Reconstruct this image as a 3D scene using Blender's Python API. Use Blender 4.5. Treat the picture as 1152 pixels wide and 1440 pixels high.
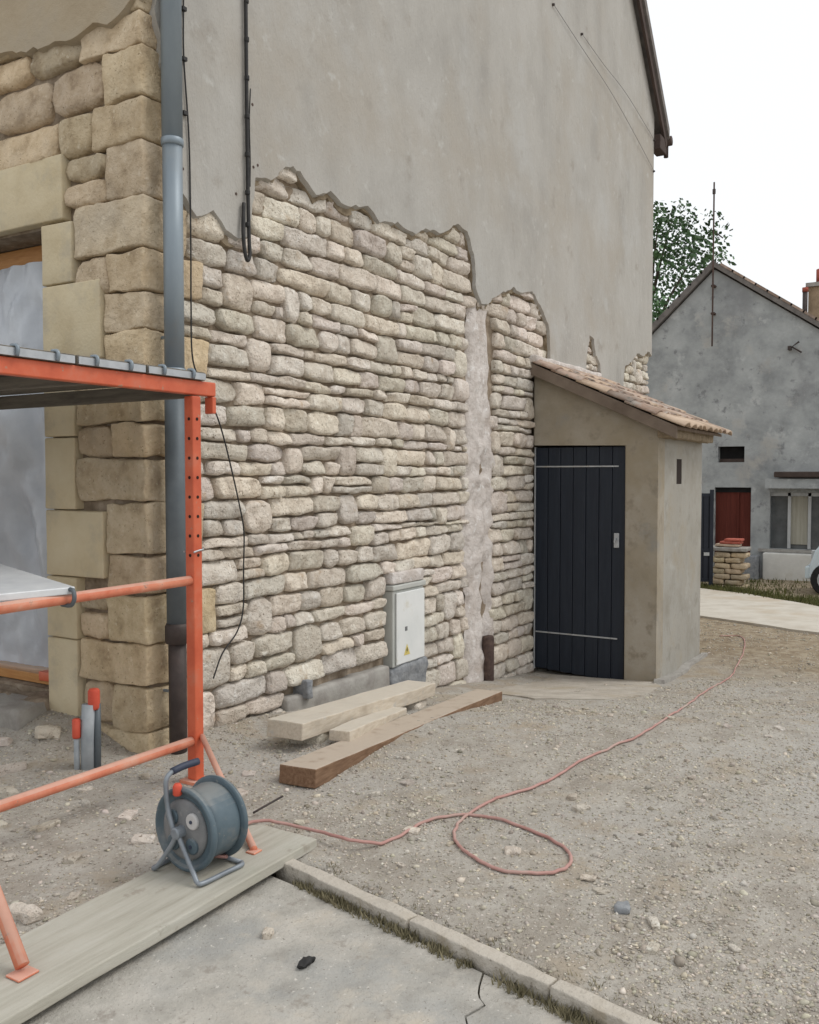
import bpy, bmesh, math, random
import numpy as np
from mathutils import Vector, Matrix, noise
from mathutils.geometry import tessellate_polygon
R = math.radians
random.seed(7)
for o in list(bpy.data.objects): bpy.data.objects.remove(o)
scene = bpy.context.scene
COL = scene.collection

# ------------------------------------------------------------------ camera
CAM = Vector((-3.07, -3.325, 1.35))
YAW, PITCH = R(31.0), math.atan(50/1271.)
cam = bpy.data.cameras.new('camera'); camo = bpy.data.objects.new('camera', cam); COL.objects.link(camo)
fw = Vector((math.cos(YAW)*math.cos(PITCH), math.sin(YAW)*math.cos(PITCH), -math.sin(PITCH)))
rt = Vector((math.sin(YAW), -math.cos(YAW), 0)); upv = rt.cross(fw)
M3 = Matrix((rt, upv, -fw)).transposed()
camo.matrix_world = Matrix.Translation(CAM) @ M3.to_4x4()
cam.sensor_fit = 'VERTICAL'; cam.sensor_height = 36.; cam.lens = 36*1271/1440.
cam.clip_start = .05; cam.clip_end = 2000
scene.camera = camo
# ------------------------------------------------------------------ sky, sun, exposure
SUNV = Vector((.30, -.55, .82)).normalized()
w = bpy.data.worlds.new('World'); scene.world = w; w.use_nodes = True
nt = w.node_tree; nt.nodes.clear()
sky = nt.nodes.new('ShaderNodeTexSky'); sky.sky_type = 'NISHITA'; sky.sun_disc = False
sky.sun_elevation = math.asin(SUNV.z); sky.sun_rotation = math.atan2(SUNV.x, SUNV.y)
sky.air_density = 1.0; sky.dust_density = 5.0
b1 = nt.nodes.new('ShaderNodeBackground'); b1.inputs[1].default_value = .1
b2 = nt.nodes.new('ShaderNodeBackground'); b2.inputs[0].default_value = (.965, .985, 1, 1); b2.inputs[1].default_value = 1.12
mx = nt.nodes.new('ShaderNodeMixShader'); mx.inputs[0].default_value = .9
wo = nt.nodes.new('ShaderNodeOutputWorld')
nt.links.new(sky.outputs[0], b1.inputs[0]); nt.links.new(b1.outputs[0], mx.inputs[1]); nt.links.new(b2.outputs[0], mx.inputs[2]); nt.links.new(mx.outputs[0], wo.inputs[0])
sl = bpy.data.lights.new('sun', 'SUN'); sl.energy = 1.1; sl.angle = R(22); sl.color = (1, .965, .91)
so = bpy.data.objects.new('sun', sl); COL.objects.link(so)
so.rotation_euler = (-SUNV).to_track_quat('-Z', 'Y').to_euler(); so.location = (5, -12, 20)
vs = scene.view_settings; vs.view_transform = 'Standard'; vs.look = 'None'; vs.gamma = 1; vs.exposure = 0.0; vs.use_curve_mapping = False

# ------------------------------------------------------------------ materials
def mat(name, cols, scale=6., rough=.85, bump=((40, .3),), big=None, tint=0., metal=0., detail=6., stretch=None, spec=.3, objrand=0., dust=None):
    """cols: list of (pos, rgb) on a noise ramp; bump: (scale, distance in mm); big: (scale, rgb, lo, hi) second colour in large patches"""
    m = bpy.data.materials.new(name); m.use_nodes = True; t = m.node_tree; N = t.nodes; L = t.links
    bs = N['Principled BSDF']; bs.inputs['Roughness'].default_value = rough; bs.inputs['Metallic'].default_value = metal
    bs.inputs['Specular IOR Level'].default_value = spec
    geo = N.new('ShaderNodeNewGeometry'); pos = geo.outputs['Position']
    if stretch:
        mp = N.new('ShaderNodeMapping'); mp.inputs['Scale'].default_value = stretch; L.new(pos, mp.inputs[0]); pos = mp.outputs[0]
    n = N.new('ShaderNodeTexNoise'); n.inputs['Scale'].default_value = scale; n.inputs['Detail'].default_value = detail; n.inputs['Roughness'].default_value = .62
    L.new(pos, n.inputs['Vector'])
    rp = N.new('ShaderNodeValToRGB'); L.new(n.outputs[0], rp.inputs[0])
    e = rp.color_ramp.elements
    e[0].position, e[0].color = cols[0][0], (*cols[0][1], 1); e[1].position, e[1].color = cols[-1][0], (*cols[-1][1], 1)
    for p, c in cols[1:-1]:
        x = e.new(p); x.color = (*c, 1)
    c = rp.outputs[0]
    for bg in (big or ()):
        n2 = N.new('ShaderNodeTexNoise'); n2.inputs['Scale'].default_value = bg[0]; n2.inputs['Detail'].default_value = bg[4] if len(bg) > 4 else 5
        n2.inputs['Roughness'].default_value = .65
        L.new(geo.outputs['Position'] if len(bg) < 6 else pos, n2.inputs['Vector'])
        mr = N.new('ShaderNodeMapRange'); mr.inputs[1].default_value = bg[2]; mr.inputs[2].default_value = bg[3]; mr.interpolation_type = 'SMOOTHSTEP'
        L.new(n2.outputs[0], mr.inputs[0])
        mc = N.new('ShaderNodeMix'); mc.data_type = 'RGBA'; L.new(mr.outputs[0], mc.inputs[0]); L.new(c, mc.inputs[6]); mc.inputs[7].default_value = (*bg[1], 1)
        c = mc.outputs[2]
    if dust:
        sx = N.new('ShaderNodeSeparateXYZ'); L.new(geo.outputs['True Normal'], sx.inputs[0])
        nd = N.new('ShaderNodeTexNoise'); nd.inputs['Scale'].default_value = 14; nd.inputs['Detail'].default_value = 6; L.new(geo.outputs['Position'], nd.inputs['Vector'])
        ad = N.new('ShaderNodeMath'); ad.operation = 'MULTIPLY_ADD'; L.new(nd.outputs[0], ad.inputs[0]); ad.inputs[1].default_value = .9; L.new(sx.outputs[2], ad.inputs[2])
        mr = N.new('ShaderNodeMapRange'); mr.interpolation_type = 'SMOOTHSTEP'; mr.inputs[1].default_value = dust[1]; mr.inputs[2].default_value = dust[1]+.5; mr.inputs[4].default_value = dust[2]; L.new(ad.outputs[0], mr.inputs[0])
        mc = N.new('ShaderNodeMix'); mc.data_type = 'RGBA'; L.new(mr.outputs[0], mc.inputs[0]); L.new(c, mc.inputs[6]); mc.inputs[7].default_value = (*dust[0], 1); c = mc.outputs[2]
    if tint:
        at = N.new('ShaderNodeAttribute'); at.attribute_name = 'tint'
        mc = N.new('ShaderNodeMix'); mc.data_type = 'RGBA'; mc.blend_type = 'MULTIPLY'; mc.inputs[0].default_value = tint
        L.new(c, mc.inputs[6]); L.new(at.outputs['Color'], mc.inputs[7]); c = mc.outputs[2]
    if objrand:
        oi = N.new('ShaderNodeObjectInfo'); hs = N.new('ShaderNodeHueSaturation')
        mr = N.new('ShaderNodeMapRange'); mr.inputs[3].default_value = 1-objrand; mr.inputs[4].default_value = 1+objrand
        L.new(oi.outputs['Random'], mr.inputs[0]); L.new(mr.outputs[0], hs.inputs['Value']); L.new(c, hs.inputs['Color']); c = hs.outputs[0]
    L.new(c, bs.inputs['Base Color'])
    prev = None
    for sc, dist in bump:
        nb = N.new('ShaderNodeTexNoise'); nb.inputs['Scale'].default_value = sc; nb.inputs['Detail'].default_value = 5; L.new(pos, nb.inputs['Vector'])
        bm = N.new('ShaderNodeBump'); bm.inputs['Strength'].default_value = 1.; bm.inputs['Distance'].default_value = dist*.001
        L.new(nb.outputs[0], bm.inputs['Height'])
        if prev: L.new(prev, bm.inputs['Normal'])
        prev = bm.outputs[0]
    if prev: L.new(prev, bs.inputs['Normal'])
    return m

M = {}
M['stone'] = mat('limestone_rubble', [(.25, (.36, .315, .27)), (.42, (.57, .52, .46)), (.6, (.69, .65, .59)), (.8, (.50, .435, .365))], 13, .94, ((17, 16), (48, 12), (130, 5)),
                 big=((1.7, (.60, .555, .505), .45, .72), (24, (.75, .725, .68), .54, .70), (62, (.27, .225, .175), .585, .67), (7, (.47, .38, .29), .60, .74)), tint=1.)
M['quoin'] = mat('corner_limestone', [(.25, (.29, .22, .145)), (.45, (.50, .405, .28)), (.62, (.60, .505, .37)), (.8, (.40, .30, .195))], 10, .93, ((15, 15), (50, 8), (150, 3)),
                 big=((2.2, (.50, .43, .33), .45, .72), (26, (.66, .58, .45), .57, .74), (70, (.25, .19, .12), .61, .69)), tint=1.)
M['dressed'] = mat('dressed_limestone', [(.3, (.50, .41, .26)), (.5, (.60, .51, .345)), (.7, (.64, .56, .40))], 3, .85, ((60, 2.5), (14, 3)), big=((5, (.48, .42, .31), .5, .75),))
M['mortar'] = mat('earth_mortar', [(.3, (.16, .12, .082)), (.5, (.26, .205, .15)), (.7, (.38, .315, .245))], 12, .98, ((35, 9), (120, 3)), big=((2, (.33, .285, .235), .56, .7),))
M['undercoat'] = mat('brown_scratch_coat', [(.3, (.17, .13, .085)), (.6, (.31, .25, .175))], 14, .98, ((50, 8),))
M['render'] = mat('aged_grey_render', [(.3, (.345, .33, .305)), (.5, (.415, .40, .37)), (.7, (.455, .44, .41))], 2.2, .95, ((9, 9), (40, 4), (160, 2)),
                  big=((.7, (.39, .36, .315), .46, .70), (1.3, (.45, .445, .425), .52, .75), (3.5, (.34, .315, .28), .57, .74), (8, (.47, .46, .43), .58, .74), (90, (.31, .29, .26), .63, .70)), stretch=(1, 1, .45))
M['render_tan_shade'] = mat('tan_shaded_render', [(.3, (.36, .29, .20)), (.6, (.45, .375, .27)), (.8, (.50, .43, .33))], 2, .95, ((9, 9), (40, 4), (160, 2)), big=((1, (.36, .31, .24), .5, .7),))  # the front wall's shade is painted in as this tan tone
M['chase'] = mat('white_lime_mortar', [(.3, (.44, .39, .355)), (.5, (.60, .55, .515)), (.7, (.72, .68, .65))], 12, .97, ((25, 14), (90, 6)), big=((3, (.46, .40, .355), .50, .66), (16, (.74, .72, .70), .56, .70)))
M['cement'] = mat('grey_cement', [(.3, (.26, .24, .22)), (.6, (.38, .365, .335))], 9, .95, ((40, 4), (150, 1.5)))
M['bluegrey_cement'] = mat('blue_grey_cement', [(.3, (.16, .17, .185)), (.6, (.29, .30, .31))], 18, .95, ((40, 8), (150, 2)))
M['zinc'] = mat('weathered_zinc', [(.3, (.20, .24, .275)), (.7, (.275, .32, .355))], 5, .5, ((20, .6),), metal=.35, spec=.4, big=((3, (.25, .27, .28), .5, .7),), stretch=(1, 1, .3))
M['zinc_dark'] = mat('dark_zinc', [(.3, (.10, .12, .135)), (.7, (.155, .18, .195))], 5, .55, ((20, .6),), metal=.3, spec=.4)
M['iron'] = mat('dark_cast_iron', [(.3, (.035, .027, .025)), (.7, (.07, .052, .046))], 14, .6, ((60, .8),), spec=.4)
M['rust'] = mat('rusty_pipe', [(.3, (.05, .032, .028)), (.7, (.12, .08, .065))], 20, .85, ((60, 2),))
M['cable_black'] = mat('black_cable', [(.3, (.02, .02, .021)), (.7, (.045, .043, .042))], 20, .6, ())
M['cable_grey'] = mat('grey_wire', [(.3, (.20, .195, .19)), (.7, (.26, .255, .25))], 20, .7, ())
M['orange'] = mat('scuffed_orange_paint', [(.3, (.50, .085, .035)), (.55, (.60, .125, .055)), (.72, (.56, .17, .10))], 7, .5, ((70, .4),), spec=.45, big=((22, (.40, .22, .15), .63, .70), (5, (.66, .20, .115), .55, .75)))
M['orange_dusty'] = mat('dusty_orange_paint', [(.3, (.56, .15, .08)), (.55, (.68, .26, .16)), (.72, (.66, .36, .26))], 9, .65, ((70, .5),), big=((25, (.34, .20, .15), .62, .70),), dust=((.62, .44, .36), .75, .6))
M['hole'] = mat('dark_hole', [(.3, (.02, .012, .01)), (.7, (.03, .02, .015))], 7, .9, ())
M['galv'] = mat('galvanised_steel', [(.3, (.36, .38, .40)), (.7, (.52, .54, .56))], 14, .45, ((60, .3),), metal=.5, spec=.5, big=((5, (.40, .39, .37), .5, .7),))
M['deck'] = mat('old_deck_boards', [(.3, (.10, .09, .075)), (.6, (.19, .17, .14))], 6, .85, ((40, 1.5),), stretch=(6, .6, 6))
M['alu'] = mat('dusty_aluminium', [(.3, (.58, .60, .62)), (.7, (.72, .74, .75))], 8, .5, ((50, .3),), metal=.2)
M['plastic'] = mat('grey_polythene', [(.3, (.43, .46, .51)), (.7, (.58, .61, .65))], 2.5, .30, ((12, 5), (30, 1.5)), spec=.5)
M['wood_orange'] = mat('varnished_wood', [(.3, (.42, .19, .06)), (.7, (.56, .29, .105))], 10, .5, ((40, .6),), stretch=(8, .8, 8))
M['wood_pale'] = mat('pale_sawn_timber', [(.25, (.43, .36, .27)), (.5, (.55, .48, .385)), (.75, (.62, .56, .47))], 8, .85, ((30, 1.6),), stretch=(.7, 9, 9), big=((2.5, (.38, .32, .25), .50, .72), (14, (.46, .43, .38), .56, .72)), dust=((.58, .54, .47), .95, .7))
M['wood_brown'] = mat('brown_weathered_timber', [(.25, (.12, .065, .036)), (.5, (.20, .118, .07)), (.75, (.29, .19, .12))], 8, .85, ((30, 1.6),), stretch=(.7, 9, 9), big=((2.5, (.17, .10, .06), .5, .7),), dust=((.52, .45, .37), .95, .85))
M['board'] = mat('greenish_grey_board', [(.25, (.34, .32, .265)), (.5, (.43, .41, .35)), (.75, (.49, .475, .42))], 5, .9, ((30, 1.), (120, .6)), stretch=(.6, 7, 7), big=((3, (.40, .40, .33), .5, .7), (9, (.34, .31, .26), .62, .72)))
M['reel_plastic'] = mat('blue_grey_reel_plastic', [(.3, (.06, .09, .11)), (.7, (.105, .145, .17))], 8, .45, ((50, .4),), spec=.4, big=((9, (.18, .19, .19), .54, .75), (40, (.24, .24, .22), .62, .75)), dust=((.27, .27, .255), 1.0, .6))
M['reel_dark'] = mat('dark_blue_plastic', [(.3, (.028, .036, .06)), (.7, (.045, .055, .085))], 8, .5, ())
M['reel_grey'] = mat('grey_socket_plate', [(.3, (.13, .135, .14)), (.7, (.22, .22, .22))], 12, .6, ((50, .4),), big=((30, (.30, .29, .27), .56, .72),))
M['reel_pale'] = mat('pale_reel_sticker', [(.3, (.44, .43, .42)), (.7, (.52, .51, .50))], 12, .6, ())
M['steel_tube'] = mat('blue_grey_steel_tube', [(.3, (.17, .19, .215)), (.7, (.27, .30, .33))], 14, .45, (), metal=.3, spec=.5)
M['red_cable'] = mat('faded_red_cable', [(.3, (.38, .19, .165)), (.7, (.50, .31, .275))], 6, .75, (), big=((2, (.45, .36, .31), .5, .7),))
M['red_plastic'] = mat('red_plastic', [(.3, (.55, .07, .04)), (.7, (.66, .12, .07))], 12, .6, ())
M['conduit'] = mat('blue_grey_conduit', [(.3, (.28, .31, .335)), (.7, (.40, .43, .45))], 12, .6, ())
M['box_white'] = mat('white_meter_box', [(.3, (.66, .68, .67)), (.7, (.76, .77, .76))], 4, .55, ((40, .3),), big=((6, (.62, .60, .52), .58, .75),))
M['box_frame'] = mat('grey_meter_frame', [(.3, (.40, .41, .385)), (.7, (.50, .51, .48))], 5, .7, ())
M['yellow'] = mat('yellow_sticker', [(.3, (.62, .50, .14)), (.7, (.70, .58, .22))], 6, .7, ())
M['black'] = mat('black_print', [(.3, (.03, .03, .03)), (.7, (.05, .05, .05))], 6, .7, ())
M['shed'] = mat('shed_render', [(.3, (.27, .235, .18)), (.5, (.335, .295, .235)), (.7, (.375, .34, .285))], 2.4, .95, ((18, 3), (150, 1.2)), big=((1.0, (.285, .24, .17), .46, .7), (3, (.27, .255, .225), .55, .75), (7, (.25, .215, .165), .54, .72), (2.2, (.40, .375, .33), .58, .72), (90, (.22, .20, .16), .63, .70)))
M['shed_side'] = mat('shed_side_render', [(.3, (.28, .26, .22)), (.5, (.345, .33, .295)), (.7, (.38, .365, .33))], 2.4, .95, ((18, 3), (150, 1.2)), big=((1.2, (.31, .27, .205), .5, .72), (6, (.28, .265, .23), .54, .72), (2.5, (.42, .41, .38), .57, .72), (90, (.24, .22, .18), .63, .70)))
M['door'] = mat('dark_navy_paint', [(.3, (.010, .0145, .024)), (.7, (.017, .0235, .036))], 5, .5, ((30, .5),), spec=.35, stretch=(8, 8, .6))
M['tile'] = mat('clay_roof_tile', [(.25, (.22, .145, .105)), (.5, (.36, .26, .205)), (.75, (.46, .37, .31))], 9, .92, ((40, 3),), objrand=.38, big=((6, (.40, .36, .32), .5, .7), (20, (.24, .23, .19), .57, .68)))
M['tile_end'] = mat('pale_clay_tile', [(.25, (.40, .29, .20)), (.75, (.58, .46, .36))], 9, .92, ((40, 3),), objrand=.2)
M['verge'] = mat('weathered_brown_board', [(.25, (.11, .082, .062)), (.75, (.225, .178, .14))], 6, .9, ((30, 1.5),), stretch=(6, .7, .7))
M['roofdark'] = mat('dark_brown_eaves', [(.25, (.045, .032, .028)), (.75, (.09, .065, .055))], 6, .85, ((30, 1.5),))
M['slate'] = mat('old_grey_tiles', [(.3, (.12, .11, .105)), (.7, (.22, .20, .185))], 6, .9, ((30, 8),))
M['greyhouse'] = mat('grey_stained_render', [(.3, (.23, .24, .245)), (.5, (.36, .375, .375)), (.7, (.47, .485, .48))], 1.6, .95, ((12, 8), (60, 3)), detail=9,
                    big=((.55, (.25, .255, .26), .50, .66), (2.2, (.52, .535, .53), .55, .72), (3.7, (.22, .225, .23), .57, .70), (1.1, (.40, .39, .365), .55, .7)))
M['whitewall'] = mat('whitewashed_wall', [(.3, (.62, .61, .57)), (.7, (.76, .75, .71))], 3, .95, ((20, 3),), big=((2, (.58, .55, .48), .52, .7),))
M['redcurtain'] = mat('dark_red_door', [(.3, (.085, .017, .011)), (.7, (.13, .028, .018))], 5, .8, ((8, 8),), stretch=(4, 4, .3))
M['darkroom'] = mat('dark_interior', [(.3, (.012, .012, .013)), (.7, (.022, .021, .021))], 5, .9, ())
M['glass'] = mat('dark_window_glass', [(.3, (.09, .10, .105)), (.7, (.15, .16, .165))], 5, .12, (), spec=.5)
M['curtain'] = mat('cream_curtain', [(.3, (.34, .32, .26)), (.7, (.44, .42, .35))], 5, .9, ((20, 6),), stretch=(4, 4, .3))
M['frame_grey'] = mat('grey_window_frame', [(.3, (.42, .43, .43)), (.7, (.54, .55, .55))], 5, .6, ())
M['brick_red'] = mat('red_clay', [(.3, (.34, .075, .05)), (.7, (.46, .14, .10))], 12, .9, ((40, 2),), objrand=.15)
M['chimney'] = mat('ochre_chimney', [(.3, (.27, .20, .13)), (.7, (.40, .30, .20))], 8, .95, ((30, 5),))
M['gate'] = mat('dark_blue_gate', [(.3, (.012, .015, .024)), (.7, (.021, .025, .038))], 6, .5, ())
M['car'] = mat('pale_blue_car_paint', [(.3, (.52, .60, .64)), (.7, (.58, .66, .70))], 3, .25, (), spec=.5)
M['tyre'] = mat('black_tyre', [(.3, (.014, .014, .014)), (.7, (.024, .024, .024))], 20, .8, ())
M['leaf'] = mat('tree_leaf', [(.25, (.04, .085, .036)), (.5, (.08, .155, .065)), (.75, (.13, .215, .10))], 3, .6, (), tint=1.)
M['bark'] = mat('bark', [(.3, (.07, .055, .042)), (.7, (.14, .115, .09))], 10, .95, ((20, 8),))
M['grass'] = mat('rough_grass', [(.3, (.07, .085, .03)), (.6, (.12, .13, .05)), (.8, (.20, .18, .09))], 6, .9, (), tint=1.)
M['moss'] = mat('dry_moss', [(.3, (.14, .125, .07)), (.7, (.27, .235, .15))], 30, .95, ())
M['concrete'] = mat('worn_concrete', [(.28, (.27, .25, .22)), (.45, (.38, .36, .32)), (.58, (.46, .435, .39)), (.75, (.54, .51, .46))], 7, .94, ((45, 5), (130, 3), (300, 1.5)), detail=12,
                    big=((1.1, (.33, .33, .315), .46, .68), (2.6, (.50, .45, .375), .54, .70), (90, (.22, .20, .17), .60, .68), (60, (.60, .57, .52), .62, .70), (14, (.30, .275, .24), .57, .72), (5, (.45, .42, .37), .52, .70)))
M['kerb'] = mat('pale_concrete_kerb', [(.3, (.35, .315, .265)), (.6, (.49, .45, .39))], 14, .95, ((60, 6), (160, 3)), big=((9, (.33, .285, .22), .52, .7), (60, (.24, .21, .17), .6, .68)), dust=((.52, .475, .41), .9, .6))
M['apron'] = mat('pale_dusty_concrete', [(.3, (.40, .355, .30)), (.6, (.50, .46, .40)), (.8, (.57, .53, .47))], 6, .95, ((40, 6), (150, 3)), detail=10, big=((2.2, (.42, .365, .285), .50, .66), (40, (.32, .28, .23), .58, .70), (70, (.60, .57, .52), .60, .70), (5, (.38, .345, .29), .52, .68)))
M['road'] = mat('pale_road', [(.3, (.46, .415, .345)), (.6, (.56, .52, .45))], 3, .95, ((60, 2),), big=((.8, (.47, .40, .31), .5, .7),))
M['pebble'] = mat('gravel_stone', [(.3, (.29, .265, .23)), (.5, (.42, .39, .345)), (.7, (.54, .515, .47))], 30, .92, (), tint=1.)
M['dark_scrap'] = mat('black_scrap', [(.3, (.02, .02, .02)), (.7, (.04, .04, .04))], 20, .7, ())

def ground_material():
    m = bpy.data.materials.new('dusty_dirt'); m.use_nodes = True; t = m.node_tree; N = t.nodes; L = t.links
    bs = N['Principled BSDF']; bs.inputs['Roughness'].default_value = .97; bs.inputs['Specular IOR Level'].default_value = .15
    pos = N.new('ShaderNodeNewGeometry').outputs['Position']
    def nz(s, d=8, r=.65):
        n = N.new('ShaderNodeTexNoise'); n.inputs['Scale'].default_value = s; n.inputs['Detail'].default_value = d; n.inputs['Roughness'].default_value = r; L.new(pos, n.inputs['Vector']); return n.outputs[0]
    def mr(v, a, b):
        n = N.new('ShaderNodeMapRange'); n.interpolation_type = 'SMOOTHSTEP'; n.inputs[1].default_value = a; n.inputs[2].default_value = b; L.new(v, n.inputs[0]); return n.outputs[0]
    def mixc(f, a, b):
        n = N.new('ShaderNodeMix'); n.data_type = 'RGBA'; L.new(f, n.inputs[0])
        for i, c in ((6, a), (7, b)):
            if isinstance(c, tuple): n.inputs[i].default_value = (*c, 1)
            else: L.new(c, n.inputs[i])
        return n.outputs[2]
    c = mixc(mr(nz(5), .35, .65), (.335, .30, .255), (.46, .43, .38))
    c = mixc(mr(nz(.9), .42, .65), c, (.45, .43, .395))
    c = mixc(mr(nz(60, 4), .55, .68), c, (.24, .21, .175))
    c = mixc(mr(nz(45, 4), .58, .7), c, (.58, .55, .50))
    c = mixc(mr(nz(1.8), .56, .68), c, (.37, .32, .26))
    c = mixc(mr(nz(2.6), .53, .66), c, (.40, .345, .275))
    # the browner leaf-strewn soil between shed and road
    sx = N.new('ShaderNodeSeparateXYZ'); L.new(pos, sx.inputs[0])
    wob = N.new('ShaderNodeMath'); wob.operation = 'MULTIPLY_ADD'; L.new(nz(1.5, 4), wob.inputs[0]); wob.inputs[1].default_value = 2.4; L.new(sx.outputs[0], wob.inputs[2])
    br = mr(wob.outputs[0], 5.2, 8.2)
    c = mixc(br, c, mixc(mr(nz(9), .35, .65), (.235, .18, .12), (.37, .31, .225)))
    L.new(c, bs.inputs['Base Color'])
    prev = None
    for s, d in ((9, .02), (38, .010), (150, .004)):
        b = N.new('ShaderNodeBump'); b.inputs['Distance'].default_value = d; b.inputs['Strength'].default_value = .9; L.new(nz(s, 6), b.inputs['Height'])
        if prev: L.new(prev, b.inputs['Normal'])
        prev = b.outputs[0]
    L.new(prev, bs.inputs['Normal'])
    return m
M['ground'] = ground_material()

# ------------------------------------------------------------------ helpers
WL = {}                                       # world location of every parentable object
def setp(o, label=None, cat=None, group=None, kind=None):
    if label: o['label'] = label
    if cat: o['category'] = cat
    if group: o['group'] = group
    if kind: o['kind'] = kind
    return o
def thing(name, loc, label, cat, group=None, parent=None):
    o = bpy.data.objects.new(name, None); COL.objects.link(o); o.location = loc; o.empty_display_size = .1; WL[o] = Vector(loc)
    return setp(o, label, cat, group)
def add(name, V, F, m, parent=None, smooth=False, bevel=0., label=None, cat=None, group=None, kind=None, tint=None, base=True):
    V = np.asarray(V, dtype=float).reshape(-1, 3)
    c = (V.min(0)+V.max(0))/2
    if base: c[2] = V[:, 2].min()
    c = Vector(c)
    me = bpy.data.meshes.new(name); me.from_pydata((V-np.array(c)).tolist(), [], F); 
    o = bpy.data.objects.new(name, me); COL.objects.link(o)
    me.materials.append(M[m] if isinstance(m, str) else m)
    if smooth: me.polygons.foreach_set('use_smooth', [True]*len(me.polygons))
    if tint is not None: set_tint(me, tint)
    WL[o] = c
    if parent: o.parent = parent; o.location = c-WL[parent]
    else: o.location = c
    if bevel:
        b = o.modifiers.new('bevel', 'BEVEL'); b.width = bevel; b.segments = 2; b.limit_method = 'ANGLE'
    setp(o, label, cat, group, kind)
    return o
def set_tint(me, t):
    n = len(me.vertices); a = me.attributes.new('tint', 'FLOAT_COLOR', 'POINT')
    t = np.asarray(t, dtype=float)
    if t.ndim == 1: t = np.tile(t, (n, 1))
    a.data.foreach_set('color', np.c_[t, np.ones(n)].astype(np.float32).ravel())
class MB:
    def __init__(s): s.V = []; s.F = []
    def add(s, V, F):
        k = len(s.V); s.V += [tuple(v) for v in V]; s.F += [tuple(i+k for i in f) for f in F]; return s
    def box(s, x0, x1, y0, y1, z0, z1):
        return s.add([(x, y, z) for x in (x0, x1) for y in (y0, y1) for z in (z0, z1)], [(0, 1, 3, 2), (4, 6, 7, 5), (0, 4, 5, 1), (2, 3, 7, 6), (0, 2, 6, 4), (1, 5, 7, 3)])
    def obox(s, c, ax, ay, az):               # oriented box: centre and half axes
        c, ax, ay, az = map(Vector, (c, ax, ay, az))
        return s.add([c+i*ax+j*ay+k*az for i in (-1, 1) for j in (-1, 1) for k in (-1, 1)], [(0, 1, 3, 2), (4, 6, 7, 5), (0, 4, 5, 1), (2, 3, 7, 6), (0, 2, 6, 4), (1, 5, 7, 3)])
    def tube(s, pts, r, seg=8, cap=True):
        pts = [Vector(p) for p in pts]; rs = r if isinstance(r, (list, tuple)) else [r]*len(pts)
        V, F = [], []; nrm = None
        for i, p in enumerate(pts):
            d = (pts[min(i+1, len(pts)-1)]-pts[max(i-1, 0)]).normalized()
            if nrm is None: nrm = d.orthogonal().normalized()
            nrm = (nrm-d*nrm.dot(d)).normalized(); bn = d.cross(nrm)
            for k in range(seg):
                a = 2*math.pi*k/seg; V.append(p+(nrm*math.cos(a)+bn*math.sin(a))*rs[i])
        for i in range(len(pts)-1):
            for k in range(seg):
                F.append((i*seg+k, i*seg+(k+1) % seg, (i+1)*seg+(k+1) % seg, (i+1)*seg+k))
        if cap: F.append(tuple(range(seg))[::-1]); F.append(tuple((len(pts)-1)*seg+k for k in range(seg)))
        return s.add(V, F)
    def lathe(s, c, axis, prof, seg=28):      # prof: (radius, distance along axis)
        c, axis = Vector(c), Vector(axis).normalized(); u = axis.orthogonal().normalized(); v = axis.cross(u)
        V = [c+axis*d+(u*math.cos(2*math.pi*k/seg)+v*math.sin(2*math.pi*k/seg))*r for r, d in prof for k in range(seg)]
        F = [(i*seg+k, i*seg+(k+1) % seg, (i+1)*seg+(k+1) % seg, (i+1)*seg+k) for i in range(len(prof)-1) for k in range(seg)]
        F.append(tuple(range(seg))[::-1]); F.append(tuple((len(prof)-1)*seg+k for k in range(seg)))
        return s.add(V, F)
    def prism(s, poly, fn, d0, d1):           # 2-D polygon, fn(a, b, d) -> world point
        n = len(poly); V = [fn(a, b, d0) for a, b in poly]+[fn(a, b, d1) for a, b in poly]
        tr = tessellate_polygon([[Vector((a, b, 0)) for a, b in poly]])
        F = [tuple(t) for t in tr]+[tuple(n+i for i in t[::-1]) for t in tr]
        F += [(i, (i+1) % n, n+(i+1) % n, n+i) for i in range(n)]
        return s.add(V, F)
    def obj(s, name, m, parent=None, **k): return add(name, s.V, s.F, m, parent, **k)
def fixn(o):
    bm = bmesh.new(); bm.from_mesh(o.data); bmesh.ops.recalc_face_normals(bm, faces=bm.faces); bm.to_mesh(o.data); bm.free(); return o
def spline(pts, n=8):
    P = [Vector(p) for p in pts]; P = [P[0]*2-P[1]]+P+[P[-1]*2-P[-2]]; out = []
    for i in range(1, len(P)-2):
        a, b, c, d = P[i-1:i+3]
        for k in range(n):
            t = k/n; out.append(.5*((2*b)+(c-a)*t+(2*a-5*b+4*c-d)*t*t+(3*b-a-3*c+d)*t**3))
    out.append(P[-2]); return out
def nz(x, y=0., z=0.): return noise.noise(Vector((x, y, z)))
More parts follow.
